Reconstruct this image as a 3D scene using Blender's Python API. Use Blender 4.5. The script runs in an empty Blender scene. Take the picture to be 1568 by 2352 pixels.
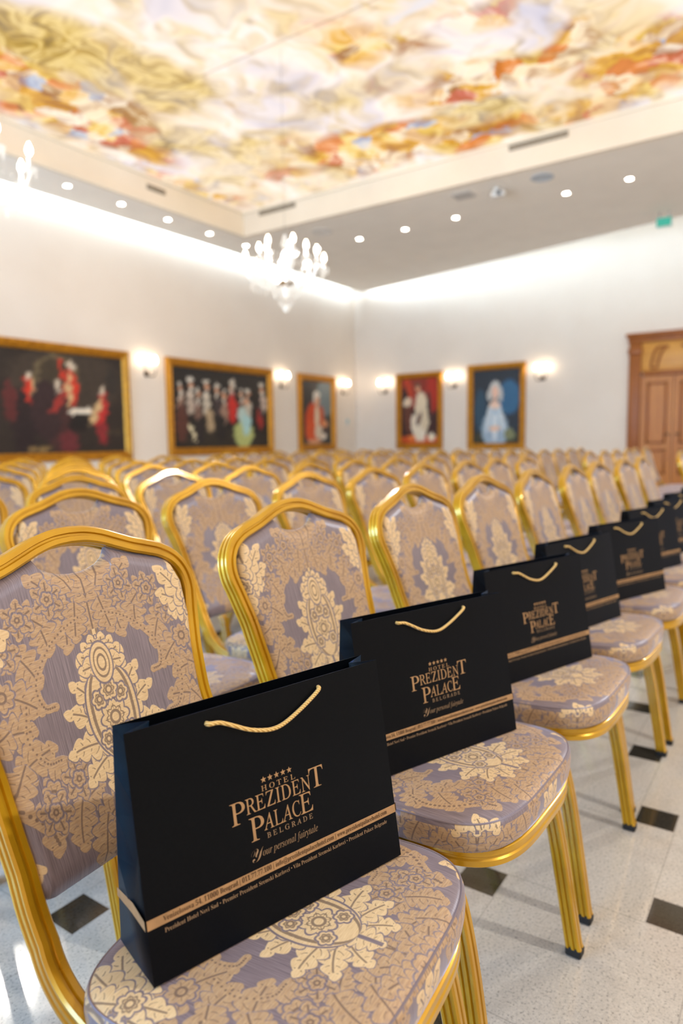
import bpy, bmesh, math, random
import numpy as np
from mathutils import Vector, Matrix
R = random.Random(7)
SC = bpy.context.scene
COL = SC.collection

# ------------------------------------------------------------------ helpers
def lin(c):
    def f(v):
        v /= 255.0
        return v / 12.92 if v <= .04045 else ((v + .055) / 1.055) ** 2.4
    return tuple(f(v) for v in c)

class NT:
    """small node-tree writer"""
    def __init__(s, name):
        s.m = bpy.data.materials.new(name); s.m.use_nodes = True
        s.t = s.m.node_tree; s.t.nodes.clear()
        s.out = s.t.nodes.new('ShaderNodeOutputMaterial')
    def n(s, kind, **kw):
        nd = s.t.nodes.new('ShaderNode' + kind)
        for k, v in kw.items():
            setattr(nd, k, v)
        return nd
    def put(s, sock, v):
        if v is None: return
        if hasattr(v, 'is_output'): s.t.links.new(v, sock)
        elif isinstance(v, (tuple, list)):
            v = list(v)
            if sock.type == 'RGBA' and len(v) == 3: v.append(1.0)
            sock.default_value = v
        else: sock.default_value = v
    def math(s, op, a, b=None, c=None, clamp=False):
        nd = s.n('Math', operation=op); nd.use_clamp = clamp
        s.put(nd.inputs[0], a); s.put(nd.inputs[1], b)
        if c is not None: s.put(nd.inputs[2], c)
        return nd.outputs[0]
    def mix(s, f, a, b):
        nd = s.n('Mix', data_type='RGBA')
        s.put(nd.inputs[0], f); s.put(nd.inputs[6], a); s.put(nd.inputs[7], b)
        return nd.outputs[2]
    def ramp(s, f, stops, interp='LINEAR'):
        nd = s.n('ValToRGB'); s.put(nd.inputs[0], f)
        e = nd.color_ramp.elements; nd.color_ramp.interpolation = interp
        while len(e) < len(stops): e.new(.5)
        for el, (p, c) in zip(e, stops):
            el.position = p; el.color = tuple(c) + ((1.0,) if len(c) == 3 else ())
        return nd.outputs[0]
    def coord(s, which='Object'):
        return s.n('TexCoord').outputs[which]
    def mapping(s, v, scale=(1, 1, 1), loc=(0, 0, 0), rot=(0, 0, 0)):
        nd = s.n('Mapping'); s.put(nd.inputs[0], v)
        nd.inputs[1].default_value = loc; nd.inputs[2].default_value = rot; nd.inputs[3].default_value = scale
        return nd.outputs[0]
    def noise(s, v, scale, detail=3, rough=.5, dist=0):
        nd = s.n('TexNoise'); s.put(nd.inputs['Vector'], v)
        nd.inputs['Scale'].default_value = scale; nd.inputs['Detail'].default_value = detail
        nd.inputs['Roughness'].default_value = rough; nd.inputs['Distortion'].default_value = dist
        return nd.outputs
    def bump(s, h, strength=.3, dist=.001):
        nd = s.n('Bump'); nd.inputs['Strength'].default_value = strength
        nd.inputs['Distance'].default_value = dist; s.put(nd.inputs['Height'], h)
        return nd.outputs[0]
    def bsdf(s, color, rough=.5, metal=0., spec=.5, normal=None, emit=None, estr=0., coat=0., sheen=0., alpha=None):
        nd = s.n('BsdfPrincipled')
        s.put(nd.inputs['Base Color'], color); s.put(nd.inputs['Roughness'], rough)
        s.put(nd.inputs['Metallic'], metal); s.put(nd.inputs['Specular IOR Level'], spec)
        if normal is not None: s.put(nd.inputs['Normal'], normal)
        if emit is not None:
            s.put(nd.inputs['Emission Color'], emit); s.put(nd.inputs['Emission Strength'], estr)
        if getattr(s, 'spec_tint', None): nd.inputs['Specular Tint'].default_value = s.spec_tint
        if coat: nd.inputs['Coat Weight'].default_value = coat; nd.inputs['Coat Roughness'].default_value = .12
        if sheen != 0.: s.put(nd.inputs['Sheen Weight'], sheen); nd.inputs['Sheen Tint'].default_value = getattr(s, 'sheen_tint', (.62, .68, 1, 1)); nd.inputs['Sheen Roughness'].default_value = .35
        if alpha is not None: s.put(nd.inputs['Alpha'], alpha)
        s.t.links.new(nd.outputs[0], s.out.inputs[0])
        return s.m
    def emission(s, color, strength):
        nd = s.n('Emission'); s.put(nd.inputs[0], color); s.put(nd.inputs[1], strength)
        s.t.links.new(nd.outputs[0], s.out.inputs[0])
        return s.m

def obj(name, me, mat=None, parent=None, loc=None):
    o = bpy.data.objects.new(name, me); COL.objects.link(o)
    if mat is not None and me is not None:
        me.materials.clear(); me.materials.append(mat)
    if parent is not None: o.parent = parent
    if loc is not None: o.location = loc
    return o
def empty(name, loc=(0, 0, 0), rz=0.):
    o = bpy.data.objects.new(name, None); COL.objects.link(o)
    o.empty_display_size = .1; o.location = loc; o.rotation_euler = (0, 0, rz)
    return o
def tag(o, label, cat, group=None, kind=None):
    o['label'] = label; o['category'] = cat
    if group: o['group'] = group
    if kind: o['kind'] = kind
    return o
def struct(name, me, mat):
    o = obj(name, me, mat); o['kind'] = 'structure'; return o
def mesh(bm, smooth=None, name='m'):
    bmesh.ops.recalc_face_normals(bm, faces=bm.faces)
    me = bpy.data.meshes.new(name); bm.to_mesh(me); bm.free()
    if smooth is not None:
        me.polygons.foreach_set('use_smooth', [True] * len(me.polygons))
        me.set_sharp_from_angle(angle=math.radians(smooth))
    return me
def box(bm, lo, hi, M=None):
    vs = [bm.verts.new((x, y, z)) for z in (lo[2], hi[2]) for y in (lo[1], hi[1]) for x in (lo[0], hi[0])]
    for f in ((0, 2, 3, 1), (4, 5, 7, 6), (0, 1, 5, 4), (2, 6, 7, 3), (0, 4, 6, 2), (1, 3, 7, 5)):
        bm.faces.new([vs[i] for i in f])
    if M is not None:
        for v in vs: v.co = M @ v.co
    return vs
def bevbox(bm, lo, hi, r=.004, seg=2, M=None):
    t = bmesh.new(); box(t, lo, hi)
    bmesh.ops.bevel(t, geom=list(t.edges), offset=r, segments=seg, affect='EDGES', profile=.5)
    join(bm, t, M)
def join(bm, t, M=None):
    mp = {}
    for v in t.verts: mp[v] = bm.verts.new(M @ v.co if M is not None else v.co)
    for f in t.faces:
        try: bm.faces.new([mp[v] for v in f.verts])
        except ValueError: pass
    t.free()
def lathe(bm, prof, seg=20, M=None, cap=True):
    rings = []
    for r, z in prof:
        rings.append([bm.verts.new((r * math.cos(2 * math.pi * i / seg), r * math.sin(2 * math.pi * i / seg), z)) for i in range(seg)])
    for a, b in zip(rings, rings[1:]):
        for i in range(seg):
            j = (i + 1) % seg; bm.faces.new((a[i], a[j], b[j], b[i]))
    if cap: bm.faces.new(rings[0][::-1]); bm.faces.new(rings[-1])
    if M is not None:
        for rg in rings:
            for v in rg: v.co = M @ v.co
def catmull(P, n=6):
    P = [Vector(p) for p in P]; out = []
    Q = [P[0] * 2 - P[1]] + P + [P[-1] * 2 - P[-2]]
    for i in range(1, len(Q) - 2):
        a, b, c, d = Q[i - 1:i + 3]
        for k in range(n):
            t = k / n
            out.append(.5 * ((2 * b) + (c - a) * t + (2 * a - 5 * b + 4 * c - d) * t * t + (3 * b - a - 3 * c + d) * t ** 3))
    out.append(P[-1]); return out
def sweep(bm, path, ds, prof):
    rings = []; n = len(path)
    for i, p in enumerate(path):
        T = (path[min(i + 1, n - 1)] - path[max(i - 1, 0)]).normalized()
        d = Vector(ds[i] if isinstance(ds, list) else ds); d = (d - T * d.dot(T)).normalized()
        w = T.cross(d)
        rings.append([bm.verts.new(p + w * a + d * b) for a, b in prof])
    m = len(prof)
    for a, b in zip(rings, rings[1:]):
        for i in range(m):
            j = (i + 1) % m; bm.faces.new((a[i], a[j], b[j], b[i]))
    bm.faces.new(rings[0][::-1]); bm.faces.new(rings[-1])
def tube(bm, path, r, seg=8, ref=(0, 0, 1)):
    path = [Vector(p) for p in path]
    n = len(path); d = Vector(ref); ds = []
    for i in range(n):
        T = (path[min(i + 1, n - 1)] - path[max(i - 1, 0)]).normalized()
        d = d - T * d.dot(T)
        if d.length < 1e-5: d = T.orthogonal()
        d.normalize(); ds.append(d.copy())
    rr = r if callable(r) else (lambda t: r)
    rings = []
    for i, p in enumerate(path):
        T = (path[min(i + 1, n - 1)] - path[max(i - 1, 0)]).normalized(); w = T.cross(ds[i]); q = rr(i / (n - 1))
        rings.append([bm.verts.new(p + (w * math.cos(2 * math.pi * k / seg) + ds[i] * math.sin(2 * math.pi * k / seg)) * q) for k in range(seg)])
    for a, b in zip(rings, rings[1:]):
        for k in range(seg):
            j = (k + 1) % seg; bm.faces.new((a[k], a[j], b[j], b[k]))
    bm.faces.new(rings[0][::-1]); bm.faces.new(rings[-1])
def poly(bm, pts):
    return bm.faces.new([bm.verts.new(p) for p in pts])
def prism(bm, pts, z0, z1):
    a = [bm.verts.new((x, y, z0)) for x, y in pts]; b = [bm.verts.new((x, y, z1)) for x, y in pts]
    bm.faces.new(a[::-1]); bm.faces.new(b)
    for i in range(len(a)):
        j = (i + 1) % len(a); bm.faces.new((a[i], a[j], b[j], b[i]))

# ------------------------------------------------------------------ camera
Mr = ((0.5620974, -0.8269531, -0.0139707), (-0.0929676, -0.0463892, -0.9945879), (0.8218294, 0.5603541, -0.1029551))
CAMZ = 1.06175
right, down, fwd = (Vector(v) for v in Mr)
cd = bpy.data.cameras.new('camera'); cam = bpy.data.objects.new('camera', cd); COL.objects.link(cam)
rm = Matrix((right, -down, -fwd)).transposed().to_4x4()
cam.matrix_world = Matrix.Translation((0, 0, CAMZ)) @ rm
cd.sensor_fit = 'VERTICAL'; cd.sensor_height = 36.0; cd.sensor_width = 24.0; cd.lens = 24.0
cd.clip_start = .05; cd.clip_end = 100
cd.dof.use_dof = True; cd.dof.focus_distance = .98; cd.dof.aperture_fstop = 2.6
SC.camera = cam
def px(p):
    v = Vector(p) - Vector((0, 0, CAMZ)); z = v.dot(fwd)
    return (784 + 1568 * v.dot(right) / z, 1176 + 1568 * v.dot(down) / z, z) if z > .05 else (-9e3, 0, z)

# ------------------------------------------------------------------ damask cloth pattern, computed here
def damask():
    N = 1200
    ax = np.abs((np.arange(N) + .5) / N * 2 - 1)[None, :].repeat(N, 0)
    ay = ((np.arange(N) + .5) / N * 2)[:, None].repeat(N, 1)
    cream = np.zeros((N, N)); tan = np.zeros((N, N)); line = np.zeros((N, N))
    def sub(cx, cy, r):
        y0, y1 = int(max(0, (cy - r) / 2 * N)), int(min(N, (cy + r) / 2 * N + 1))
        return slice(y0, max(y0, y1))
    def setv(sl, m, val, ln=None):
        if val == 2: cream[sl][m] = 1; tan[sl][m] = 0
        elif val == 1: tan[sl][m] = 1; cream[sl][m] = 0
        else: cream[sl][m] = 0; tan[sl][m] = 0
        line[sl][m] = 0
        if ln is not None: line[sl][m & ln] = 1
    def leaf(x0, y0, x1, y1, W, val, lobes=5, bend=0.):
        for dy in (-2, 0, 2):
            a, b = y0 + dy, y1 + dy
            L = math.hypot(x1 - x0, b - a); cx, cy = (x0 + x1) / 2, (a + b) / 2
            if cy + L < 0 or cy - L > 2: continue
            sl = sub(cx, cy, L + W)
            if sl.stop <= sl.start: continue
            X, Y = ax[sl], ay[sl]; ux, uy = (x1 - x0) / L, (b - a) / L
            t = ((X - x0) * ux + (Y - a) * uy) / L; s = -(X - x0) * uy + (Y - a) * ux
            s = s - bend * L * 4 * t * (1 - t); tc = np.clip(t, 0, 1)
            w = W * 1.12 * np.sin(np.pi * tc ** .75) ** .6 * (.52 + .48 * np.abs(np.sin((lobes - 1) * np.pi * tc + .5 + .9 * np.sign(s))) ** .75)
            q = np.abs(s) / W
            m = (t > 0) & (t < 1) & (np.abs(s) < w)
            fr = np.mod(tc * (lobes + 1) - q * .75 + .25 * np.sin(q * 5), 1)
            ln = ((np.abs(s) < .006) & (t < .82)) | ((fr < .11) & (q > .20) & (np.abs(s) < .60 * w) & (t > .12) & (t < .86))
            edge = (np.abs(s) < w + .010) & (t > -.02) & (t < 1.02)
            setv(sl, edge, 0); setv(sl, m, val, ln)
    def flower(cx, cy, r, n, val, rings=2):
        for dy in (-2, 0, 2):
            c = cy + dy
            if c + r < 0 or c - r > 2: continue
            sl = sub(cx, c, r * 1.2); X, Y = ax[sl], ay[sl]
            rr = np.hypot(X - cx, Y - c); th = np.arctan2(Y - c, X - cx)
            Rr = r * (.76 + .24 * np.abs(np.cos(n * th / 2)))
            m = rr < Rr
            ln = (np.abs(rr - .33 * r) < .045 * r + .004) | ((np.abs(np.sin(n * th / 2)) < .16) & (rr > .38 * r) & (rr < .74 * r))
            if rings > 1: ln |= np.abs(rr - .62 * Rr) < .005
            setv(sl, rr < Rr + .014, 0); setv(sl, m, val, ln)
    def band(pts, w, val):
        p = catmull([(x, y, 0) for x, y in pts], 16)
        for k, q in enumerate(p):
            for dy in (-2, 0, 2):
                c = q.y + dy
                if c + w < 0 or c - w > 2: continue
                sl = sub(q.x, c, w * 1.5); rr = np.hypot(ax[sl] - q.x, ay[sl] - c)
                m = rr < w
                ln = (rr > w * .62) & (rr < w * .82)
                cream[sl][m] = val == 2; tan[sl][m] = val == 1
                line[sl][m & ~ln & (rr < w * .6)] = 0
        for k, q in enumerate(p):
            if k % 3 == 0:
                sl = sub(q.x, q.y, w); rr = np.hypot(ax[sl] - q.x, ay[sl] - q.y); line[sl][rr < w * .28] = 1
    # tan acanthus wreath: leaves hung along an ogee
    ogee = [(.02, 1.66), (.22, 1.62), (.42, 1.55), (.62, 1.40), (.76, 1.20), (.80, .98), (.74, .76), (.60, .58), (.44, .44), (.30, .30)]
    for i, (x, y) in enumerate(ogee):
        nx_, ny_ = ogee[min(i + 1, len(ogee) - 1)]
        d = math.atan2(ny_ - y, nx_ - x) if i < len(ogee) - 1 else math.radians(-135)
        for sgn in (-1, 1):
            a = d + sgn * 1.15; l = .27 + .05 * math.sin(i * 2.1)
            leaf(x - .05 * math.cos(a), y - .05 * math.sin(a), x + l * math.cos(a), y + l * math.sin(a), .105, 1, 5, .06 * sgn)
    for i, (x, y) in enumerate(ogee):
        if i % 3 == 1: flower(x, y, .085, 7 + i % 3, 1, 1)
    leaf(0, 1.60, 0, 1.38, .12, 1, 5); leaf(.1, 1.62, .16, 1.36, .09, 1, 5)
    leaf(0, 1.66, 0, 1.98, .16, 1, 6); leaf(.10, 1.70, .26, 1.93, .10, 1, 5, .05)
    band([(.86, .98), (.90, .80), (.84, .62), (.70, .46), (.66, .34)], .042, 1)
    band([(.10, 1.52), (.26, 1.46), (.40, 1.36), (.52, 1.20), (.50, 1.06), (.42, 1.04)], .026, 1)
    band([(.62, 1.10), (.66, .92), (.58, .76), (.48, .74)], .026, 1)
    for cx, cy in ((.30, 1.68), (.54, 1.60), (.70, 1.44), (.62, .50), (.40, .60)):
        for q in range(6): leaf(cx, cy, cx + .13 * math.cos(q * 1.05 + cx * 9), cy + .13 * math.sin(q * 1.05 + cx * 9), .045, 1, 3)
        flower(cx, cy, .045, 5, 1, 1)
    # lower tan bouquet
    for a, l in ((90, .34), (58, .34), (28, .34), (0, .30), (-35, .26), (-70, .2)):
        r_ = math.radians(a); leaf(.02, .12, .02 + l * math.cos(r_), .12 + l * math.sin(r_), .10, 1, 5, .05)
    flower(0, .08, .15, 9, 1); flower(.0, -.06, .09, 7, 1)
    band([(.0, -.02), (.14, -.03), (.24, .03), (.30, .12)], .035, 1)
    # cream sprays at the sides (half drop)
    for a, l in ((178, .24), (152, .36), (128, .46), (104, .46), (78, .34)):
        r_ = math.radians(a); leaf(.93, 1.38, .93 + l * math.cos(r_), 1.38 + l * math.sin(r_), .095, 2, 5, -.05)
    leaf(.93, 1.40, .88, 1.12, .07, 2, 4)
    leaf(1.0, 1.46, 1.0, 1.16, .07, 2, 4)
    flower(.93, 1.39, .075, 8, 2)
    for a, l in ((155, .24), (120, .30), (90, .34), (200, .18)):
        r_ = math.radians(a); leaf(1.0, .18, 1.0 + l * math.cos(r_), .18 + l * math.sin(r_), .075, 2, 4, -.05)
    # central cream medallion
    for a, l, x, y in ((-62, .26, .05, .62), (-25, .32, .06, .66), (5, .36, .07, .70), (32, .38, .06, .78), (52, .36, .07, .86), (68, .34, .06, .96)):
        r_ = math.radians(a); leaf(x, y, x + l * math.cos(r_), y + l * math.sin(r_), .085, 2, 5, .07)
    leaf(0, .66, 0, .40, .09, 2, 5)
    sl = sub(0, .92, .5); X, Y = ax[sl], ay[sl]
    w = .20 * np.sqrt(np.clip(1 - ((Y - .88) / .30) ** 2, 0, 1)) + .03 * np.clip((Y - .9) * 3, 0, 1)
    setv(sl, X < w + .015, 0); setv(sl, X < w, 2, ((np.abs(X - w * .82) < .012)))
    flower(0, .84, .115, 8, 2); flower(.09, .98, .06, 6, 2); flower(0, 1.02, .07, 7, 2); flower(.10, .73, .055, 6, 2)
    for a in (100, 75, 50, 25, -5):
        r_ = math.radians(a); leaf(.0, 1.20, .0 + .20 * math.cos(r_), 1.20 + .20 * math.sin(r_), .062, 2, 3)
    sl = sub(0, 1.2, .3); X, Y = ax[sl], ay[sl]
    q = np.hypot(X / .085, (Y - 1.20) / .13); setv(sl, q < 1.12, 0); setv(sl, q < 1, 2, (np.abs(q - .72) < .06) | (np.abs(q - .38) < .07))
    # woven texture in the tan areas
    rg = np.random.default_rng(3)
    nz = rg.random((N // 3, N // 12)).repeat(3, 0).repeat(12, 1)
    nz = (nz + np.roll(nz, 4, 1) + np.roll(nz, 8, 1)) / 3
    tan *= np.clip(.72 + .5 * nz, 0, 1)
    def half(a): return a.reshape(N // 2, 2, N // 2, 2).mean((1, 3))
    n = N // 2
    img = np.ones((n, n, 4), np.float32)
    img[..., 0] = half(cream); img[..., 1] = half(tan); img[..., 2] = half(line * np.maximum(cream, tan > 0))
    im = bpy.data.images.new('damask_weave', n, n, float_buffer=False)
    im.colorspace_settings.name = 'Non-Color'
    im.pixels.foreach_set(img.ravel()); im.update()
    im.pack()
    return im
DAM = damask()

def fabric():
    s = NT('damask_fabric')
    uv = s.n('UVMap').outputs[0]
    tx = s.n('TexImage'); tx.image = DAM; tx.extension = 'REPEAT'; s.put(tx.inputs[0], uv)
    sp = s.n('SeparateColor'); s.put(sp.inputs[0], tx.outputs[0]); cr, tn, ln = sp.outputs[:3]
    th = s.noise(s.mapping(uv, (260, 9, 1)), 1.0, 2)[0]
    gr = s.ramp(th, [(.3, lin((112, 98, 101))), (.7, lin((148, 133, 138)))])
    wv = s.noise(s.mapping(uv, (30, 240, 1)), 1.0, 2)[0]
    crc = s.ramp(wv, [(.3, lin((216, 186, 140))), (.7, lin((234, 208, 164)))])
    tnc = s.ramp(wv, [(.3, lin((176, 144, 108))), (.7, lin((202, 172, 134)))])
    c = s.mix(tn, gr, tnc); c = s.mix(cr, c, crc)
    c = s.mix(s.math('MULTIPLY', ln, .8), c, lin((112, 92, 80)))
    h = s.math('ADD', s.math('MAXIMUM', cr, tn), s.math('MULTIPLY', ln, -.8)); h = s.math('ADD', h, s.math('MULTIPLY', wv, .25))
    rough = s.math('MULTIPLY_ADD', s.math('MAXIMUM', cr, tn), .16, .36)
    mo = s.math('MAXIMUM', cr, tn)
    s.spec_tint = (.50, .66, 1, 1)  # cool bluish reflection tinted into the ground colour, specular and sheen
    return s.bsdf(c, rough, 0, s.math('MULTIPLY_ADD', mo, -.45, 1.0), s.bump(h, .35, .0006), sheen=s.math('MULTIPLY_ADD', s.math('MAXIMUM', cr, tn), -.5, .9))
def plain(name, rgb, rough=.5, metal=0., spec=.5, noise=.06, scale=20, **k):
    s = NT(name); v = s.coord(); f = s.noise(v, scale, 4)[0]
    a = lin(tuple(max(0, c * (1 - noise)) for c in rgb)); b = lin(tuple(min(255, c * (1 + noise)) for c in rgb))
    return s.bsdf(s.ramp(f, [(.3, a), (.7, b)]), rough, metal, spec, **k)
def gold_paint():
    s = NT('gold_paint'); v = s.coord(); f = s.noise(v, 260, 2)[0]; g = s.noise(v, 9, 3)[0]
    c = s.ramp(g, [(.3, lin((190, 140, 10))), (.7, lin((216, 168, 24)))])
    return s.bsdf(c, s.math('MULTIPLY_ADD', g, .12, .24), .42, .5, s.bump(f, .10, .0004), coat=.6)
def wood(name, a, b, axis='z', scale=1.0, rough=.4):
    s = NT(name); v = s.coord()
    sc = {'z': (14, 14, 1.2), 'y': (14, 1.2, 14), 'x': (1.2, 14, 14)}[axis]
    f = s.noise(s.mapping(v, tuple(q * scale for q in sc)), 1.0, 5, .6, .6)[0]
    c = s.ramp(f, [(.25, lin(a)), (.75, lin(b))])
    return s.bsdf(c, rough, 0, .4, s.bump(f, .08, .002))
M_FAB = fabric(); M_GOLD = gold_paint()
M_RUB = plain('black_rubber', (22, 22, 24), .6)
M_UNDER = plain('dark_underside', (40, 34, 28), .8)
def paper():
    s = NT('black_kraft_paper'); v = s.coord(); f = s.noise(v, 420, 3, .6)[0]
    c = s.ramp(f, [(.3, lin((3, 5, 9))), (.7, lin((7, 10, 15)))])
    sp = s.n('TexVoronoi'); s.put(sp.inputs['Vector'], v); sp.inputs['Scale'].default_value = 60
    s.sheen_tint = (.04, .34, 1, 1)  # blue daylight on the bag sides put into the navy base and sheen
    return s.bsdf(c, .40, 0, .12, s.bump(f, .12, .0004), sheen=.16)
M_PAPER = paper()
M_FOIL = plain('bronze_print', (178, 142, 102), .5, .15, .4, .05, 60)
M_FOIL2 = plain('pale_bronze_print', (158, 132, 104), .5, .1, .4, .04, 60)
M_INK = plain('brown_ink', (74, 50, 28), .6)
def rope_mat():
    s = NT('gold_rope'); u = s.coord('UV')
    v = s.coord(); w = s.n('TexWave'); w.inputs['Scale'].default_value = 130; w.inputs['Distortion'].default_value = 1.5
    s.put(w.inputs[0], v); w.bands_direction = 'DIAGONAL'
    c = s.mix(w.outputs[1], lin((196, 150, 70)), lin((246, 216, 142)))
    return s.bsdf(c, .5, 0, .5, s.bump(w.outputs[1], .5, .001), sheen=.3)
M_ROPE = rope_mat()

# ------------------------------------------------------------------ chair
SIDE = [(-.285, .0), (-.2655, .12), (-.2455, .24), (-.2280, .320), (-.2130, .357), (-.184, .381), (-.125, .398), (-.05, .409), (.005, .418),
        (.055, .434), (.098, .462), (.130, .503), (.153, .548), (.178, .602), (.200, .655), (.222, .725), (.243, .792), (.259, .850), (.283, .928)]
SIDEC = catmull([(0, v, z) for v, z in SIDE], 6)
def back_v(z):
    a = [q for q in SIDEC if q.y > .05]
    for p, q in zip(a, a[1:]):
        if p.z <= z <= q.z or q is a[-1]:
            t = (z - p.z) / max(1e-6, q.z - p.z); return p.y + (q.y - p.y) * t
    return a[0].y
def back_n(z):
    d = Vector((0, back_v(z + .01) - back_v(z - .01), .02)).normalized()
    return Vector((0, d.z, -d.y))
WX, WD = .0128, .0150
_S = [(-.0085, 0), (-.0068, .0034), (-.0042, .0034), (-.0026, 0), (.0026, 0), (.0042, .0034), (.0068, .0034), (.0085, 0)]
_F = [(-.0030, 0), (-.0014, .0036), (.0014, .0036), (.0030, 0)]
PROF = [(-WX, -WD + .003), (-WX + .003, -WD)] + [(a, -WD + d) for a, d in _F] + [(WX - .003, -WD), (WX, -WD + .003)] + [(WX - d, b) for b, d in _S] + \
       [(WX, WD - .003), (WX - .003, WD)] + [(-a, WD - d) for a, d in _F] + [(-WX + .003, WD), (-WX, WD - .003)] + [(-WX + d, -b) for b, d in _S]
ARCH = [(.2060, .775), (.2150, .812), (.2110, .842), (.194, .866), (.168, .8815), (.140, .8905), (.112, .8985), (.084, .9085), (.056, .9185), (.028, .925), (0, .927)]
HW = [(.30, .208), (.40, .207), (.435, .200), (.475, .1895), (.55, .1840), (.65, .1850), (.72, .193), (.775, .2060)]
def half_w(z):
    for (a, p), (b, q) in zip(HW, HW[1:]):
        if z <= b: t = max(0, (z - a) / (b - a)); return p + (q - p) * t
    return .2060
def make_chair():
    root = empty('banquet_chair')
    idx = 4 * 6 + 2
    side_pts = [q for i, q in enumerate(SIDEC) if i >= idx and q.z < .770]
    up = [Vector((-half_w(q.z), q.y, q.z)) for q in side_pts]
    arch = catmull([(x, 0, z) for x, z in ARCH], 6)
    L = up + [Vector((-q.x, back_v(q.z), q.z)) for q in arch]
    full = L + [Vector((-q.x, q.y, q.z)) for q in L[::-1][1:]]
    ds = []
    n1 = len(up)
    for i, q in enumerate(full):
        j = min(i, len(full) - 1 - i)
        if j < n1:
            a, b = side_pts[max(0, j - 1)], side_pts[min(n1 - 1, j + 1)]
            t = (b - a).normalized(); ds.append(Vector((0, t.z, -t.y)))
        else: ds.append(back_n(q.z))
    bm = bmesh.new(); sweep(bm, full, ds, PROF)
    obj('back_frame', mesh(bm, 38), M_GOLD, root)
    for s in (-1, 1):                                            # front legs
        pts = [Vector((s * (.2165 - .0095 * min(1, q.z / .36)), q.y, q.z)) for i, q in enumerate(SIDEC) if i <= idx + 1]
        pts[0].z = .012
        dd = []
        for i in range(len(pts)):
            t = (pts[min(i + 1, len(pts) - 1)] - pts[max(i - 1, 0)]).normalized(); dd.append(Vector((0, t.z, -t.y)))
        pr = PROF if s < 0 else [(-a, b) for a, b in PROF][::-1]
        bm = bmesh.new(); sweep(bm, pts, dd, pr)
        lg = obj('leg', mesh(bm, 38), M_GOLD, root)
        bm = bmesh.new(); bevbox(bm, (-.0142, -.0162, 0), (.0142, .0162, .018), .003, 1, Matrix.Translation((s * .2165, -.2835, 0)))
        obj('foot_cap', mesh(bm), M_RUB, lg)
    for s in (-1, 1):                                            # rear legs
        pts = [Vector((s * .1830, .015, .420)), Vector((s * .1835, .075, .30)), Vector((s * .1840, .135, .15)), Vector((s * .1845, .185, .012))]
        bm = bmesh.new(); sweep(bm, pts, Vector((0, 1, 0)), PROF if s < 0 else [(-a, b) for a, b in PROF][::-1])
        lg = obj('leg', mesh(bm, 38), M_GOLD, root)
        bm = bmesh.new(); bevbox(bm, (-.0142, -.0162, 0), (.0142, .0162, .018), .003, 1, Matrix.Translation((s * .1845, .186, 0)))
        obj('foot_cap', mesh(bm), M_RUB, lg)
    # seat outline
    def outline(n=112):
        pts = []
        for i in range(n):
            a = 2 * math.pi * i / n; c, s = math.cos(a), math.sin(a)
            e = 2 / 4.2 if s < 0 else 2 / 5.0
            x = .2210 * math.copysign(abs(c) ** (2 / 3.6), c)
            y = math.copysign(abs(s) ** e, s)
            y = -.105 + y * (.194 if s < 0 else .170)
            pts.append((x, y))
        return pts
    O = outline(); n = len(O)
    slope = .045
    def zt(y): return .465 - slope * (y + .14)
    rings = [(.965, -.046, 0), (.99, -.044, 0), (1.0, -.034, 0), (1.006, -.018, 0), (1.0, -.006, 0), (.985, .0005, 0), (.955, .0045, 1), (.90, .0075, 1), (.78, .0095, 1), (.6, .0105, 1), (.4, .011, 1), (.2, .011, 1)]
    bm = bmesh.new(); uvl = bm.loops.layers.uv.new('UVMap')
    cy = -.115; RG = []
    for sc_, dz, _ in rings:
        rg = []
        for x, y in O:
            X, Y = x * sc_, cy + (y - cy) * sc_
            rg.append(bm.verts.new((X, Y, zt(Y if dz > -.01 else cy + (y - cy)) + dz)))
        RG.append(rg)
    per = [0.]
    for i in range(n):
        a, b = O[i], O[(i + 1) % n]; per.append(per[-1] + math.hypot(a[0] - b[0], a[1] - b[1]))
    K = 1 / .42
    def quad(vs, uvs):
        f = bm.faces.new(vs)
        for l, uv in zip(f.loops, uvs): l[uvl].uv = uv
    for r in range(len(rings) - 1):
        for i in range(n):
            j = (i + 1) % n; vs = (RG[r][i], RG[r][j], RG[r + 1][j], RG[r + 1][i])
            if r < 4:
                h = [rings[r][1], rings[r][1], rings[r + 1][1], rings[r + 1][1]]; u = [per[i], per[i + 1], per[i + 1], per[i]]
                quad(vs, [((a + .205) * K, (b + .10) * K) for a, b in zip(u, h)])
            else:
                quad(vs, [((v.co.x + .21) * K, (v.co.y + .33) * K) for v in vs])
    f = bm.faces.new(RG[-1]); 
    for l in f.loops: l[uvl].uv = ((l.vert.co.x + .21) * K, (l.vert.co.y + .33) * K)
    f = bm.faces.new(RG[0][::-1])
    me = bpy.data.meshes.new('seat'); bmesh.ops.recalc_face_normals(bm, faces=bm.faces); bm.to_mesh(me); bm.free()
    me.polygons.foreach_set('use_smooth', [True] * len(me.polygons)); me.set_sharp_from_angle(angle=math.radians(60))
    st = obj('seat', me, M_FAB, root)
    bm = bmesh.new()                                             # welt along the top edge
    pp = [Vector((x * .982, cy + (y - cy) * .982, zt(y) + .0012)) for x, y in O]; pp.append(pp[0])
    tube(bm, pp, .0016, 5); me = mesh(bm, 60); obj('piping', me, M_FAB, st)
    # gold rail round the seat
    bm = bmesh.new()
    prr = [(-.006, -.016), (.0, -.016), (.004, -.013), (.004, -.004), (.0015, -.0015), (.0015, .0015), (.004, .004), (.004, .013), (0, .016), (-.006, .016)]
    fr = [(x, y) for x, y in O if y < .02]
    fr.sort(key=lambda q: math.atan2(q[1] + .1, q[0]) if not (q[1] > -.1 and q[0] < 0) else -math.pi - .2 + 0 * q[1])
    seq = [q for q in fr if q[0] < 0 and q[1] > -.1]; seq.sort(key=lambda q: -q[1])
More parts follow.
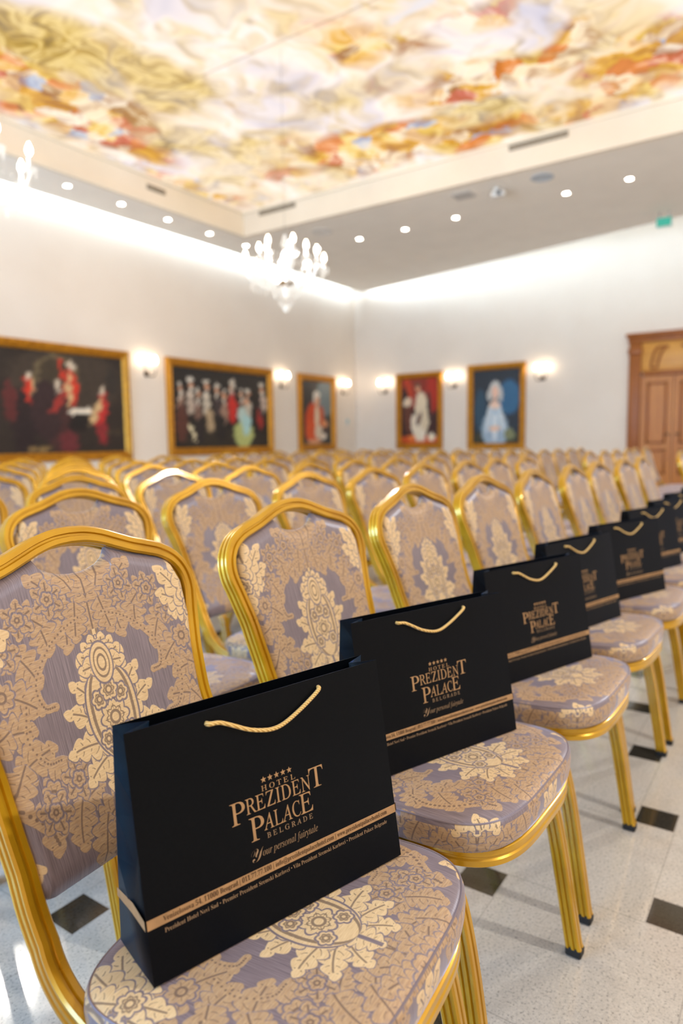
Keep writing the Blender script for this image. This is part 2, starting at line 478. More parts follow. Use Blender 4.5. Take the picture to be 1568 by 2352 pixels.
    mid = [q for q in fr if q[1] <= -.1]; mid.sort(key=lambda q: q[0] if False else math.atan2(q[1] + .1, q[0]))
    end = [q for q in fr if q[0] > 0 and q[1] > -.1]; end.sort(key=lambda q: q[1])
    P = [Vector((x * .895, y + .004, zt(y) - .0635)) for x, y in seq + mid + end]
    sweep(bm, P, Vector((0, 0, 1)), prr)
    obj('seat_rail', mesh(bm, 40), M_GOLD, root)
    bm = bmesh.new(); prism(bm, [(x * .84, cy + (y - cy) * .88) for x, y in O], .402, .416); obj('seat_underside', mesh(bm), M_UNDER, root)
    # upholstered back pad with the hand-hole under the crown
    nx, nz = 36, 22
    def top(x):
        ax_ = abs(x); pts = catmull([(a, 0, b) for a, b in ARCH], 8)
        z = .9245
        for p, q in zip(pts, pts[1:]):
            lo, hi = sorted((p.x, q.x))
            if lo <= ax_ <= hi and p.z > .84:
                z = p.z + (q.z - p.z) * ((ax_ - p.x) / ((q.x - p.x) or 1e-9)); break
        else:
            if ax_ > .2: z = .83
        z -= .011
        if ax_ < .066: z = min(z, .912 - .038 * math.sqrt(max(0, 1 - (ax_ / .066) ** 2)) ** .8)
        return z
    bm = bmesh.new(); uvl = bm.loops.layers.uv.new('UVMap')
    sx = [math.sin(math.pi / 2 * (-1 + 2 * i / nx)) * .5 + .5 * (-1 + 2 * i / nx) for i in range(nx + 1)]
    sx = sorted(set(sx + [-.066 / .198, .066 / .198, -.0645 / .198, .0645 / .198])); nx = len(sx) - 1
    F, B = [], []
    for s in sx:
        cf, cb = [], []
        for k in range(nz + 1):
            t = k / nz; t = t * t * (3 - 2 * t) * .35 + t * .65
            hw = .198
            z1 = top(s * hw); z0 = .507 + .010 * max(0, (abs(s) - .9) / .1) ** 2
            if abs(s) > .9: z1 = min(z1, .858 - .03 * ((abs(s) - .9) / .1))
            z = z0 + (z1 - z0) * t; hwz = half_w(z) - .0105
            x = s * hwz
            ed = min(1, (1 - abs(s)) / .10, t / .06, (1 - t) / .06); ed = max(0, ed); bul = math.sqrt(1 - (1 - ed) ** 2)
            nn = back_n(z); base = Vector((x, back_v(z), z))
            conc = .006 * (s * s)
            cf.append(bm.verts.new(base - nn * (.002 + .0125 * bul + conc)))
            cb.append(bm.verts.new(base + nn * (.002 + .0115 * bul)))
        F.append(cf); B.append(cb)
    def UV(v): return ((v.co.x + .21) * K, (v.co.z - .49) * K * .98)
    def fq(vs):
        f = bm.faces.new(vs)
        for l in f.loops: l[uvl].uv = UV(l.vert)
    for i in range(nx):
        for k in range(nz):
            fq((F[i][k], F[i + 1][k], F[i + 1][k + 1], F[i][k + 1])); fq((B[i][k], B[i][k + 1], B[i + 1][k + 1], B[i + 1][k]))
        fq((F[i][0], B[i][0], B[i + 1][0], F[i + 1][0])); fq((F[i][nz], F[i + 1][nz], B[i + 1][nz], B[i][nz]))
    for k in range(nz):
        fq((F[0][k], F[0][k + 1], B[0][k + 1], B[0][k])); fq((F[nx][k], B[nx][k], B[nx][k + 1], F[nx][k + 1]))
    me = bpy.data.meshes.new('backrest'); bmesh.ops.recalc_face_normals(bm, faces=bm.faces); bm.to_mesh(me); bm.free()
    me.polygons.foreach_set('use_smooth', [True] * len(me.polygons)); me.set_sharp_from_angle(angle=math.radians(50))
    obj('backrest', me, M_FAB, root)
    return root
def copy_tree(o, parent=None):
    c = o.copy(); COL.objects.link(c)
    if parent is not None: c.parent = parent
    for ch in list(o.children): copy_tree(ch, c)
    return c
ORD = ['first', 'second', 'third', 'fourth', 'fifth', 'sixth', 'seventh', 'eighth', 'ninth', 'tenth', 'eleventh', 'twelfth']
PITCH, X0, Y0, ROW = .526, .627, .640, .772
proto = make_chair(); used = False
DX = {(0, 0): (-.012, -.018, 4.0), (0, 1): (-.014, .0, -1.6), (0, 2): (.0, 0, -.8)}
chairs = {}
for r in range(8):
    for k in list(range(-1, 9)) + list(range(12, 18)):
        jx, jy, ja = DX.get((r, k), (R.uniform(-.012, .012), R.uniform(-.014, .014), R.uniform(-2.5, 1.5)))
        x, y = X0 + PITCH * k + jx - (.33 if k > 9 else 0), Y0 + ROW * r + jy
        a = px((x, y + .28, .9)); b = px((x, y - .25, .1)); c = px((x + .22, y - .25, .45)); d = px((x - .22, y + .28, .9)); e = px((x + .24, y - .28, .0)); f = px((x + .22, y + .25, .6))
        if min(a[2], b[2], c[2]) < .3: continue
        xs = [q[0] for q in (a, b, c, d, e, f)]
        ys = min(q[1] for q in (a, b, c, d, e, f))
        if max(xs) < -20 or min(xs) > 1590 or ys > 2400: continue
        o = proto if not used else copy_tree(proto); used = True
        o.location = (x, y, 0); o.rotation_euler = (0, 0, math.radians(ja)); chairs[(r, k)] = o
        rn = 'front row' if r == 0 else ORD[r] + ' row back'
        if r == 0 and k <= 8:
            nm = 'gold-framed damask banquet chair carrying the %s gift bag counted from the camera' % ORD[max(k, 0)]
            if k == 0: nm = 'gold-framed damask banquet chair carrying the closest and largest gift bag'
        elif k <= 8:
            nm = 'gold-framed damask chair, %s, %s from the aisle, near seating block' % (rn, ORD[8 - k])
        else:
            nm = 'gold-framed damask chair, %s, %s beyond the aisle, far seating block' % (rn, ORD[k - 12])
        tag(o, nm, 'chair', 'rows of gold banquet chairs')

# ------------------------------------------------------------------ gift bags
def it(s): return mb(s, 0x1D434, 0x1D44E, 0)
SH = -.27
def mb(s, up=0x1D400, lo=0x1D41A, dg=0x1D7CE):
    o = ''
    for c in s:
        if c == 'h' and lo == 0x1D44E: o += '\u210E'
        elif 'A' <= c <= 'Z' and up: o += chr(up + ord(c) - 65)
        elif 'a' <= c <= 'z' and lo: o += chr(lo + ord(c) - 97)
        elif '0' <= c <= '9' and dg: o += chr(dg + ord(c) - 48)
        else: o += c
    return o
def text_polys(body, offset=0., spacing=1.0, shear=0.):
    cu = bpy.data.curves.new('t', 'FONT'); cu.body = body; cu.size = 1; cu.offset = offset; cu.space_character = spacing; cu.resolution_u = 3; cu.shear = shear
    o = bpy.data.objects.new('t', cu); COL.objects.link(o)
    dg = bpy.context.evaluated_depsgraph_get(); dg.update()
    me = bpy.data.meshes.new_from_object(o.evaluated_get(dg))
    V = [Vector((v.co.x, v.co.y)) for v in me.vertices]; Fc = [tuple(p.vertices) for p in me.polygons]
    bpy.data.objects.remove(o); bpy.data.meshes.remove(me); bpy.data.curves.remove(cu)
    return V, Fc
BW, BH, BD, BDT = .365, .277, .100, .034
LEAN = math.atan2((BD - BDT) / 2, BH)
def panel(s, t, off=.0006):
    return Vector((s - BW / 2, -BD / 2 + t * math.sin(LEAN) - off, t * math.cos(LEAN)))
def lay(bm, body, x0, x1, y0, y1, offset=0., spacing=1.0, off=.0007, shear=0.):
    """letters stretched into the rectangle x0..x1, y0..y1 (metres on the front panel)"""
    V, Fc = text_polys(body, offset, spacing, shear)
    ax_, bx = min(v.x for v in V), max(v.x for v in V); ay_, by = min(v.y for v in V), max(v.y for v in V)
    vs = [bm.verts.new(panel(x0 + (v.x - ax_) / (bx - ax_) * (x1 - x0), y0 + (v.y - ay_) / (by - ay_) * (y1 - y0), off)) for v in V]
    for f in Fc:
        try: bm.faces.new([vs[i] for i in f])
        except ValueError: pass
def star(bm, cx, cy, r, off=.0007):
    c = bm.verts.new(panel(cx, cy, off))
    p = [bm.verts.new(panel(cx + (r if i % 2 == 0 else r * .42) * math.sin(i * math.pi / 5), cy + (r if i % 2 == 0 else r * .42) * math.cos(i * math.pi / 5), off)) for i in range(10)]
    for i in range(10): bm.faces.new((c, p[i], p[(i + 1) % 10]))
def make_bag():
    root = empty('gift_bag')
    bm = bmesh.new(); w = BW / 2; d, dt = BD / 2, BDT / 2
    V = {}
    def v(n, x, y, z): V[n] = bm.verts.new((x, y, z)); return V[n]
    H = BH * math.cos(LEAN)
    nX, nZ = 8, 5
    def sheet(sgn):
        g = []
        for i in range(nX + 1):
            col = []
            for k in range(nZ + 1):
                t = k / nZ; x = -w + 2 * w * i / nX
                y = sgn * (d + (dt - d) * t)
                col.append(bm.verts.new((x, y, t * H)))
            g.append(col)
        for i in range(nX):
            for k in range(nZ): bm.faces.new((g[i][k], g[i + 1][k], g[i + 1][k + 1], g[i][k + 1]))
        return g
    Fg, Bg = sheet(-1), sheet(1)
    for i in (0, nX):                                            # gussets, folded in towards the top
        s = -1 if i == 0 else 1
        mid = []
        for k in range(nZ + 1):
            t = k / nZ; inn = .036 * max(0, (t - .2) / .8)
            mid.append(bm.verts.new((s * (w - inn), 0, t * H)))
        for k in range(nZ):
            bm.faces.new((Fg[i][k], mid[k], mid[k + 1], Fg[i][k + 1])).material_index = 1; bm.faces.new((mid[k], Bg[i][k], Bg[i][k + 1], mid[k + 1])).material_index = 1
    bm.faces.new((Fg[0][0], Fg[nX][0], Bg[nX][0], Bg[0][0]))
    me = mesh(bm)
    for p in me.polygons:
        p.use_smooth = p.material_index == 1; p.material_index = 0
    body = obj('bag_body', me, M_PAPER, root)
    so = body.modifiers.new('thick', 'SOLIDIFY'); so.thickness = .0007; so.offset = 0
    # printing on the front
    bm = bmesh.new()
    for i in range(5): star(bm, .163 + i * .0095, .1735, .0042)
    lay(bm, it('HOTEL'), .1585, .2085, .1600, .1668, .004, 1.5, shear=SH)
    lay(bm, it('P'), .1135, .1335, .1325, .1590, .001, shear=SH)
    lay(bm, it('REZIDEN'), .1345, .2300, .1390, .1580, .001, 1.02, shear=SH)
    lay(bm, it('T'), .2290, .2515, .1390, .1650, .001, shear=SH)
    lay(bm, it('P'), .1365, .1570, .1055, .1340, .001, shear=SH)
    lay(bm, it('ALAC'), .1560, .2110, .1125, .1325, .001, shear=SH)
    lay(bm, it('E'), .2105, .2300, .1125, .1375, .001, shear=SH)
    obj('logo_lettering', mesh(bm), M_FOIL, root)
    bm = bmesh.new()
    lay(bm, it('BELGRADE'), .1590, .2275, .1025, .1092, .004, 1.6, shear=SH)
    lay(bm, mb('Y', 0x1D4D0), .134, .152, .0810, .0960, -.012)
    lay(bm, mb('our personal fairytale', 0, 0x1D44E, 0), .1500, .2330, .0815, .0935, -.004)
    obj('slogan_lettering', mesh(bm), M_FOIL2, root)
    bm = bmesh.new(); a = [panel(x, y, .0005) for x, y in ((0, .0612), (BW, .0612), (BW, .0722), (0, .0722))]; poly(bm, a)
    st = obj('gold_stripe', mesh(bm), M_FOIL, root)
    bm = bmesh.new(); lay(bm, mb('Venizelosova 54, 11000 Beograd | 011.77.77.100 | info@prezidentpalacehotel.com | www.prezidentpalacehotel.com'), .0185, .3490, .0626, .0708, -.004, 1.0, .0009)
    obj('address_lettering', mesh(bm), M_INK, st)
    bm = bmesh.new(); lay(bm, mb('Prezident Hotel Novi Sad \u2022 Premier Prezident Sremski Karlovci \u2022 Vila Prezident Sremski Karlovci \u2022 Prezident Palace Belgrade'), .0190, .3470, .0505, .0570, -.006)
    obj('hotel_list_lettering', mesh(bm), M_FOIL2, root)
    for s in (-1, 1):                                            # stripe carried round the gussets
        bm = bmesh.new()
        def gp(y_, z):
            t = z / H; inn = .036 * max(0, (t - .2) / .8); dd = d + (dt - d) * t
            return Vector((s * (w - inn * (1 - abs(y_))) + s * .0022, y_ * dd, z))
        for a, b in ((-1, 0), (0, 1)):
            poly(bm, [gp(a, .0612), gp(b, .0612), gp(b, .0722), gp(a, .0722)])
        obj('side_stripe', mesh(bm), M_FOIL, root)
    # rope handle hanging over the front
    bm = bmesh.new()
    hp = [(.0975, .2612, -.004), (.0995, .2612, .004), (.112, .2597, .0052), (.128, .2520, .0048), (.150, .2405, .0045), (.172, .2335, .0045), (.188, .2320, .0045), (.203, .2350, .0045), (.225, .2440, .0045), (.245, .2545, .005), (.256, .2610, .005), (.2605, .2640, .003), (.2600, .2640, -.004)]
    path = catmull([panel(x, z, o_) for x, z, o_ in hp], 6)
    tube(bm, path, lambda t: .0027 if t > .1 else .0031, 8, (0, 1, 0))
    obj('rope_handle', mesh(bm, 60), M_ROPE, root)
    for x in (.0985, .2600):
        bm = bmesh.new()
        M = Matrix.Translation(panel(x, .2612, -.0055))
        bmesh.ops.create_icosphere(bm, subdivisions=2, radius=.0048, matrix=M); obj('knot', mesh(bm, 60), M_ROPE, root)
    bm = bmesh.new()                                             # second handle, dropped inside behind the back panel
    hb = [(.0985, .2612), (.120, .2560), (.150, .2420), (.183, .2340), (.215, .2420), (.243, .2560), (.2600, .2612)]
    tube(bm, catmull([Vector((x - BW / 2, d + (dt - d) * (z / BH) + .004, z * math.cos(LEAN))) for x, z in hb], 6), .0027, 8, (0, 1, 0))
    obj('rope_handle', mesh(bm, 60), M_ROPE, root)
    return root
def place_bag(o, br, ang, k):
    """br: front bottom corner on the far side, on the seat"""
    a = math.radians(ang); tilt = math.atan(.045)
    ux, uy = math.cos(a), math.sin(a)
    ch_ = chairs[(0, k)]; ca = ch_.rotation_euler[2]; ddx, ddy = br[0] - ch_.location.x, br[1] - ch_.location.y
    ly = -math.sin(ca) * ddx + math.cos(ca) * ddy
    R3 = Matrix.Rotation(ca, 4, 'Z') @ Matrix.Rotation(-tilt, 4, 'X') @ Matrix.Rotation(a - ca, 4, 'Z')
    corner = R3 @ Vector((BW / 2, -BD / 2, 0))
    z = .465 - .045 * (ly + .14) + .0125
    loc = Vector((br[0], br[1], z)) - corner
    o.matrix_world = Matrix.Translation(loc) @ R3
bagp = make_bag(); 
BAGS = [((.795, .449), -17.7), ((1.290, .460), -22.5), ((1.842, .451), -20.8), ((2.330, .482), -16.5), ((2.822, .425), -22.5)]
BAGS += [((X0 + PITCH * k + .150 + R.uniform(-.02, .02), .452), -20 + R.uniform(-3, 3)) for k in range(5, 9)]
for k, (br, ang) in enumerate(BAGS):
    o = bagp if k == 0 else copy_tree(bagp)
    place_bag(o, br, ang, k)
    tag(o, 'black paper gift bag with gold rope handle, %s from the camera on the front-row chairs' % ORD[k] if k else
        'black paper gift bag with crisp bronze lettering, closest to the camera', 'gift bag', 'gift bags on the front row')

# ------------------------------------------------------------------ room shell
XW, YW, XB, YF, ZC = 16.22, 10.52, -3.4, -7.0, 5.95
SOF, MUR = 5.06, 5.50
def wall_mat():
    s = NT('warm_white_paint'); v = s.coord(); f = s.noise(v, 1.2, 3)[0]; g = s.noise(v, 160, 2)[0]
    return s.bsdf(s.ramp(f, [(.3, lin((241, 228, 214))), (.7, lin((245, 233, 220)))]), .75, 0, .2, s.bump(g, .05, .001))
M_WALL = wall_mat()
M_CEIL = plain('ceiling_paint', (252, 245, 235), .7, 0, .2, .01, 2)
M_TRIM = plain('trim_paint', (242, 230, 210), .5, 0, .3, .01, 2)
def floor_mat():
    s = NT('granite_floor'); g = s.n('NewGeometry').outputs['Position']
    A, B, TX, TY = .4105, .1028, 1.4729, .6084
    sp = s.n('SeparateXYZ'); s.put(sp.inputs[0], g)
    x = s.math('SUBTRACT', sp.outputs[0], TX); y = s.math('SUBTRACT', sp.outputs[1], TY)
    D = A * A + B * B
    fi = s.math('ADD', s.math('MULTIPLY', x, A / D), s.math('MULTIPLY', y, B / D))
    fj = s.math('ADD', s.math('MULTIPLY', x, -B / D), s.math('MULTIPLY', y, A / D))
    def q(i, j):
        qx = s.math('SUBTRACT', x, s.math('SUBTRACT', s.math('MULTIPLY', i, A), s.math('MULTIPLY', j, B)))
        qy = s.math('SUBTRACT', y, s.math('ADD', s.math('MULTIPLY', i, B), s.math('MULTIPLY', j, A)))
        return qx, qy
    ri = s.math('ROUND', fi); rj = s.math('ROUND', fj); qx, qy = q(ri, rj)
    mx = s.math('MAXIMUM', s.math('ABSOLUTE', qx), s.math('ABSOLUTE', qy))
    dark = s.math('LESS_THAN', mx, B / 2 * .945)
    joint = s.math('MULTIPLY', s.math('LESS_THAN', mx, B / 2 * 1.01), s.math('SUBTRACT', 1.0, dark))
    i0 = s.math('FLOOR', fi); j0 = s.math('FLOOR', fj); h = B / 2; t = .0016
    def seg(di, dj, kind):
        ax_, ay_ = q(s.math('ADD', i0, di), s.math('ADD', j0, dj))
        if kind == 'h': p, o_ = ax_, s.math('SUBTRACT', ay_, h)
        else: p, o_ = ay_, s.math('ADD', ax_, h)
        a = s.math('LESS_THAN', s.math('ABSOLUTE', o_), t)
        b = s.math('MULTIPLY', s.math('GREATER_THAN', p, 0.0), s.math('LESS_THAN', p, A))
        return s.math('MULTIPLY', a, b)
    for di, dj, kd in ((0, 0, 'h'), (0, 1, 'h'), (0, 0, 'v'), (1, 0, 'v'), (0, -1, 'h'), (1, 1, 'v')):
        joint = s.math('MAXIMUM', joint, seg(di, dj, kd))
    n1 = s.noise(g, 170, 3, .7)[0]; n2 = s.noise(g, 60, 4, .65)[0]; n3 = s.noise(g, 5, 3)[0]
    light = s.ramp(n1, [(.33, lin((118, 116, 116))), (.43, lin((190, 187, 184))), (.62, lin((206, 202, 196))), (.75, lin((222, 218, 212)))])
    light = s.mix(s.math('MULTIPLY', s.ramp(n2, [(.38, (0, 0, 0)), (.62, (1, 1, 1))]), .35), light, lin((176, 172, 168)))
    light = s.mix(s.math('MULTIPLY', n3, .3), light, lin((196, 186, 172)))
    c = s.mix(s.math('MULTIPLY', joint, .35), light, lin((120, 116, 112)))
    dk = s.ramp(n1, [(.35, lin((40, 39, 36))), (.7, lin((64, 61, 55)))])
    c = s.mix(dark, c, dk)
    return s.bsdf(c, s.math('MULTIPLY_ADD', n2, .06, .06), 0, .5)
bm = bmesh.new(); poly(bm, [(XB, YF, 0), (XW, YF, 0), (XW, YW, 0), (XB, YW, 0)]); struct('floor', mesh(bm), floor_mat())
bm = bmesh.new(); poly(bm, [(XB, YF, ZC), (XB, YW, ZC), (XW, YW, ZC), (XW, YF, ZC)]); struct('ceiling', mesh(bm), M_TRIM)
WIN = [(1.5, 3.1), (3.9, 5.5), (6.3, 7.9)]; WZ = (.5, 3.6)
bm = bmesh.new(); box(bm, (XB - .2, YW, 0), (XW + .2, YW + .2, ZC)); struct('wall_left', mesh(bm), M_WALL)
bm = bmesh.new(); box(bm, (XW, YF, 0), (XW + .2, YW, ZC)); struct('wall_right', mesh(bm), M_WALL)
bm = bmesh.new(); box(bm, (XB, YF - .2, 0), (XW + .2, YF, ZC)); struct('wall_front', mesh(bm), M_WALL)
bm = bmesh.new()
ys = [YF] + [v for w_ in WIN for v in w_] + [YW]
for a, b in zip(ys[::2], ys[1::2]): box(bm, (XB - .2, a, 0), (XB, b, ZC))
for a, b in WIN: box(bm, (XB - .2, a, 0), (XB, b, WZ[0])); box(bm, (XB - .2, a, WZ[1]), (XB, b, ZC))
struct('wall_back', mesh(bm), M_WALL)
def glass_mat():
    s = NT('window_glass'); t = s.n('BsdfTransparent'); g = s.n('BsdfGlossy'); g.inputs['Roughness'].default_value = .02
    f = s.n('Fresnel'); mx = s.n('MixShader'); s.put(mx.inputs[0], f.outputs[0])
    s.t.links.new(t.outputs[0], mx.inputs[1]); s.t.links.new(g.outputs[0], mx.inputs[2]); s.t.links.new(mx.outputs[0], s.out.inputs[0]); return s.m
M_GLASS = glass_mat()
for i, (a, b) in enumerate(WIN):
    e = empty('window_%d' % (i + 1), (XB - .1, (a + b) / 2, WZ[0])); e['kind'] = 'structure'
    w_, h_ = (b - a) / 2, WZ[1] - WZ[0]
    bm = bmesh.new()
    for lo, hi in (((-.05, -w_, 0), (.05, -w_ + .07, h_)), ((-.05, w_ - .07, 0), (.05, w_, h_)), ((-.05, -w_, 0), (.05, w_, .07)), ((-.05, -w_, h_ - .07), (.05, w_, h_)), ((-.03, -.03, 0), (.03, .03, h_)), ((-.03, -w_, h_ * .68), (.03, w_, h_ * .68 + .05))): box(bm, lo, hi)
    obj('window_frame', mesh(bm), M_TRIM, e)
    bm = bmesh.new(); poly(bm, [(0, -w_, 0), (0, w_, 0), (0, w_, h_), (0, -w_, h_)]); obj('pane', mesh(bm), M_GLASS, e)

# dropped soffit round the recessed panel
BX, BY = 10.33, 9.24                                            # inner corner of the soffit
def ex(y): return 16.05 - .2287 * (10.18 - y)
bm = bmesh.new()
prism(bm, [(BX, YF), (ex(YF), YF), (16.05, 10.18), (BX, BY)], SOF, SOF + .07)
prism(bm, [(BX, BY), (16.05, 10.18), (XB, 10.40), (XB, BY)], SOF, SOF + .07)
struct('ceiling_soffit', mesh(bm), M_CEIL)
bm = bmesh.new()
for lo, hi in (((BX, YF, SOF + .07), (BX + .25, BY, ZC)), ((XB, BY, SOF + .07), (BX + .25, BY + .25, ZC))): box(bm, lo, hi)
box(bm, (BX - .015, YF, SOF - .02), (BX + .06, BY + .06, SOF + .08)); box(bm, (XB, BY - .015, SOF - .02), (BX - .015, BY + .06, SOF + .08))
box(bm, (BX - .03, YF, MUR - .05), (BX, BY, MUR + .01)); box(bm, (XB, BY - .03, MUR - .05), (BX - .03, BY, MUR + .01))
struct('trim_1', mesh(bm), M_TRIM)
for nm, lo, hi in (('baseboard_left', (XB, YW - .02, 0), (XW - .02, YW, .14)), ('baseboard_right', (XW - .02, 3.36, 0), (XW, YW, .14))):
    bm = bmesh.new(); bevbox(bm, lo, hi, .006); struct(nm, mesh(bm), M_TRIM)

# ---- backlit printed ceiling panel
def mural_mat():
    s = NT('printed_sky_mural'); g = s.n('NewGeometry').outputs['Position']
    wob = s.noise(g, .9, 2, .6)[1]
    vm = s.n('VectorMath', operation='MULTIPLY_ADD'); s.put(vm.inputs[0], wob); vm.inputs[1].default_value = (1.1, 1.1, 0); s.put(vm.inputs[2], g)
    gw = vm.outputs[0]
    n1 = s.noise(gw, .55, 3, .6, .4)[0]; n2 = s.noise(gw, 2.3, 3, .66, .6)[0]; n3 = s.noise(s.mapping(gw, loc=(7, 3, 0)), 2.4, 3, .6, 1.0)[0]
    W = lambda *c: lin(c)
    sky = s.ramp(n1, [(.28, W(206, 200, 212)), (.40, W(234, 222, 222)), (.48, W(252, 238, 226)), (.58, W(246, 222, 194)), (.68, W(220, 220, 230)), (.75, W(250, 234, 212))])
    sky = s.mix(s.ramp(n3, [(.55, (0, 0, 0)), (.66, (.55, .55, .55))]), sky, W(255, 232, 200))
    vo = s.n('TexVoronoi'); vo.feature = 'F1'; vo.inputs['Scale'].default_value = 3.4
    vd = s.n('VectorMath', operation='MULTIPLY_ADD'); s.put(vd.inputs[0], s.noise(g, 2.6, 2, .65)[1]); vd.inputs[1].default_value = (.55, .55, 0); s.put(vd.inputs[2], g)
    s.put(vo.inputs['Vector'], vd.outputs[0])
    sv = s.n('SeparateColor'); s.put(sv.inputs[0], vo.outputs['Color'])
    fig = s.ramp(sv.outputs[0], [(0, W(250, 226, 190)), (.18, W(230, 172, 48)), (.36, W(228, 132, 56)), (.48, W(208, 98, 64)), (.54, W(248, 206, 150)), (.70, W(252, 236, 214)), (.80, W(168, 184, 212)), (.85, W(164, 112, 52)), (.92, W(240, 200, 96))], 'CONSTANT')
    fig = s.mix(s.ramp(n2, [(.36, (.75, .75, .75)), (.56, (.0, .0, .0))]), fig, W(150, 84, 34))
    fig = s.mix(s.ramp(n2, [(.52, (0, 0, 0)), (.68, (.7, .7, .7))]), fig, W(255, 232, 196))
    och = s.ramp(n3, [(.32, W(124, 96, 24)), (.45, W(186, 150, 54)), (.55, W(236, 206, 126)), (.66, W(170, 134, 50))])
    sp = s.n('SeparateXYZ'); s.put(sp.inputs[0], gw)
    def blob(cx, cy, rx, ry, pw=1.0):
        a = s.math('DIVIDE', s.math('SUBTRACT', sp.outputs[0], cx + .55), rx * 1.22); b = s.math('DIVIDE', s.math('SUBTRACT', sp.outputs[1], cy + .55), ry * 1.22)
        d = s.math('ADD', s.math('MULTIPLY', a, a), s.math('MULTIPLY', b, b))
        return s.math('MULTIPLY', s.math('SUBTRACT', 1.25, d, clamp=True), pw, clamp=True)
    def union(L):
        u = blob(*L[0])
        for q in L[1:]: u = s.math('MAXIMUM', u, blob(*q))
        return u
    fm = union([(6.4, 8.6, 1.3, .42, 1.3), (9.3, 5.7, .65, 1.1, 1.5), (8.5, 3.5, .4, 1.0, 1.2), (9.1, 1.6, .6, .8, 1.3), (6.9, 4.5, .45, .35, 1.1), (4.95, 8.2, .9, .5, 1.2), (9.9, 4.2, .3, .8), (9.0, 9.0, 1.1, .2, .9),
                (7.3, 4.0, .3, .3, 1.0), (6.2, 7.9, .7, .45, .9), (8.2, 2.3, .3, .4, 1.0), (7.2, 3.0, .2, .5, .7), (9.4, 7.4, .5, .4, .7), (10.0, .6, .3, .8, 1.1), (9.9, 2.2, .3, 1.0, .8), (3.6, 2.4, 1.2, .9, 1.0), (1.0, 5.5, 1.4, .8, 1.0), (7.9, -1.8, .8, 1.4, 1.0), (8.7, -4.6, .9, .9, 1.0)])
    om = union([(4.9, 7.3, .95, .55, 1.2), (5.9, 6.7, .75, .35, .9), (7.1, 7.9, 1.6, .35, .7), (7.8, 5.2, .25, .9, .6), (8.4, 2.6, .35, .9, .9), (9.9, 3.0, .35, 2.2, .6), (8.7, 7.6, .7, .9, .45), (8.2, 6.8, .3, .7, .5), (5.2, 4.9, .3, .3, .7), (9.3, 4.2, .4, .9, .8), (9.4, 6.8, .5, .6, .6), (6.6, 6.9, .5, .5, .8), (2.2, 8.2, 1.8, .6, .9), (8.9, -3, .5, 1.6, .8)])
    gl = s.ramp(s.noise(s.mapping(gw, loc=(3, 11, 0), scale=(1, 1.5, 1)), 1.15, 2, .6, .7)[0], [(.47, (0, 0, 0)), (.63, (.52, .52, .52))])
    sky = s.mix(gl, sky, och)
    gf = s.ramp(s.noise(s.mapping(gw, loc=(17, 2, 0)), .95, 2, .6, .6)[0], [(.56, (0, 0, 0)), (.68, (.4, .4, .4))])
    sky = s.mix(gf, sky, fig)
    c = s.mix(s.math('MULTIPLY', om, .85), sky, och); c = s.mix(s.math('MULTIPLY', fm, .92), c, fig)
    sj = s.n('SeparateXYZ'); s.put(sj.inputs[0], g)
    seam = s.math('LESS_THAN', s.math('ABSOLUTE', s.math('SUBTRACT', sj.outputs[0], 6.35)), .018)
    c = s.mix(s.math('MULTIPLY', seam, .35), c, W(150, 130, 110))
    nd = s.n('Emission'); s.put(nd.inputs[0], c); nd.inputs[1].default_value = MUR_E
    s.t.links.new(nd.outputs[0], s.out.inputs[0]); return s.m
MUR_E = .82
bm = bmesh.new(); prism(bm, [(XB, YF), (BX, YF), (BX, BY), (XB, BY)], MUR, MUR + .02)
tag(obj('ceiling_mural', mesh(bm), mural_mat()), 'backlit printed ceiling panel with clouds and orange, gold figures', 'ceiling mural')
M_SLOT = plain('dark_grille', (110, 96, 76), .6)
def slot(lo, hi, lab):
    bm = bmesh.new(); bevbox(bm, lo, hi, .003)
    o = obj('slot_vent', mesh(bm), M_TRIM); tag(o, lab, 'air vent', 'linear vents along the recess')
    bm = bmesh.new()
    dx, dy = hi[0] - lo[0], hi[1] - lo[1]
    if dx > dy: [box(bm, (lo[0] + .01, lo[1] - .003, lo[2] + .012 + .03 * i), (hi[0] - .01, lo[1] + .001, lo[2] + .034 + .03 * i)) for i in range(3)]
    else: [box(bm, (lo[0] - .003, lo[1] + .01, lo[2] + .012 + .03 * i), (lo[0] + .001, hi[1] - .01, lo[2] + .034 + .03 * i)) for i in range(3)]
    obj('slats', mesh(bm), M_SLOT, o)
slot((7.95, BY - .012, 5.25), (8.37, BY - .001, 5.355), 'short slot vent in the recess side above the paintings wall')
slot((BX - .012, 7.95, 5.335), (BX - .001, 8.85, 5.44), 'slot vent in the recess side beside the corner')
slot((BX - .012, 3.02, 5.335), (BX - .001, 3.92, 5.44), 'slot vent in the recess side farther from the corner')

# ---- downlights
M_LAMP = NT('lamp_lens').emission((1, .93, .82), 26.0)
M_RING = plain('white_ring', (236, 230, 220), .4)
bm = bmesh.new(); lathe(bm, [(.062, -.004), (.066, -.010), (.052, -.012), (.050, -.002)], 24, cap=False); ringm = mesh(bm, 40)
bm = bmesh.new(); lathe(bm, [(.0, -.006), (.03, -.0065), (.050, -.004)], 24, cap=False); lensm = mesh(bm, 60)
def downlight(x, y, lab):
    e = empty('downlight', (x, y, SOF)); tag(e, lab, 'ceiling light', 'recessed downlights in the soffit')
    obj('ring', ringm, M_RING, e); obj('lens', lensm, M_LAMP, e)
for i, x in enumerate((11.88 - 1.035, 9.82, 8.785, 7.777, 6.769)):
    downlight(x, 9.66, 'small round downlight above the paintings wall, %s from the corner' % ORD[i])
for i, y in enumerate((8.62, 7.553, 6.523, 5.455, 3.467, 2.486)):
    downlight((11.88, 11.842, 11.847, 11.80, 11.75, 11.71)[i], y, 'small round downlight in the wide soffit by the door wall, %s from the corner' % ORD[i])

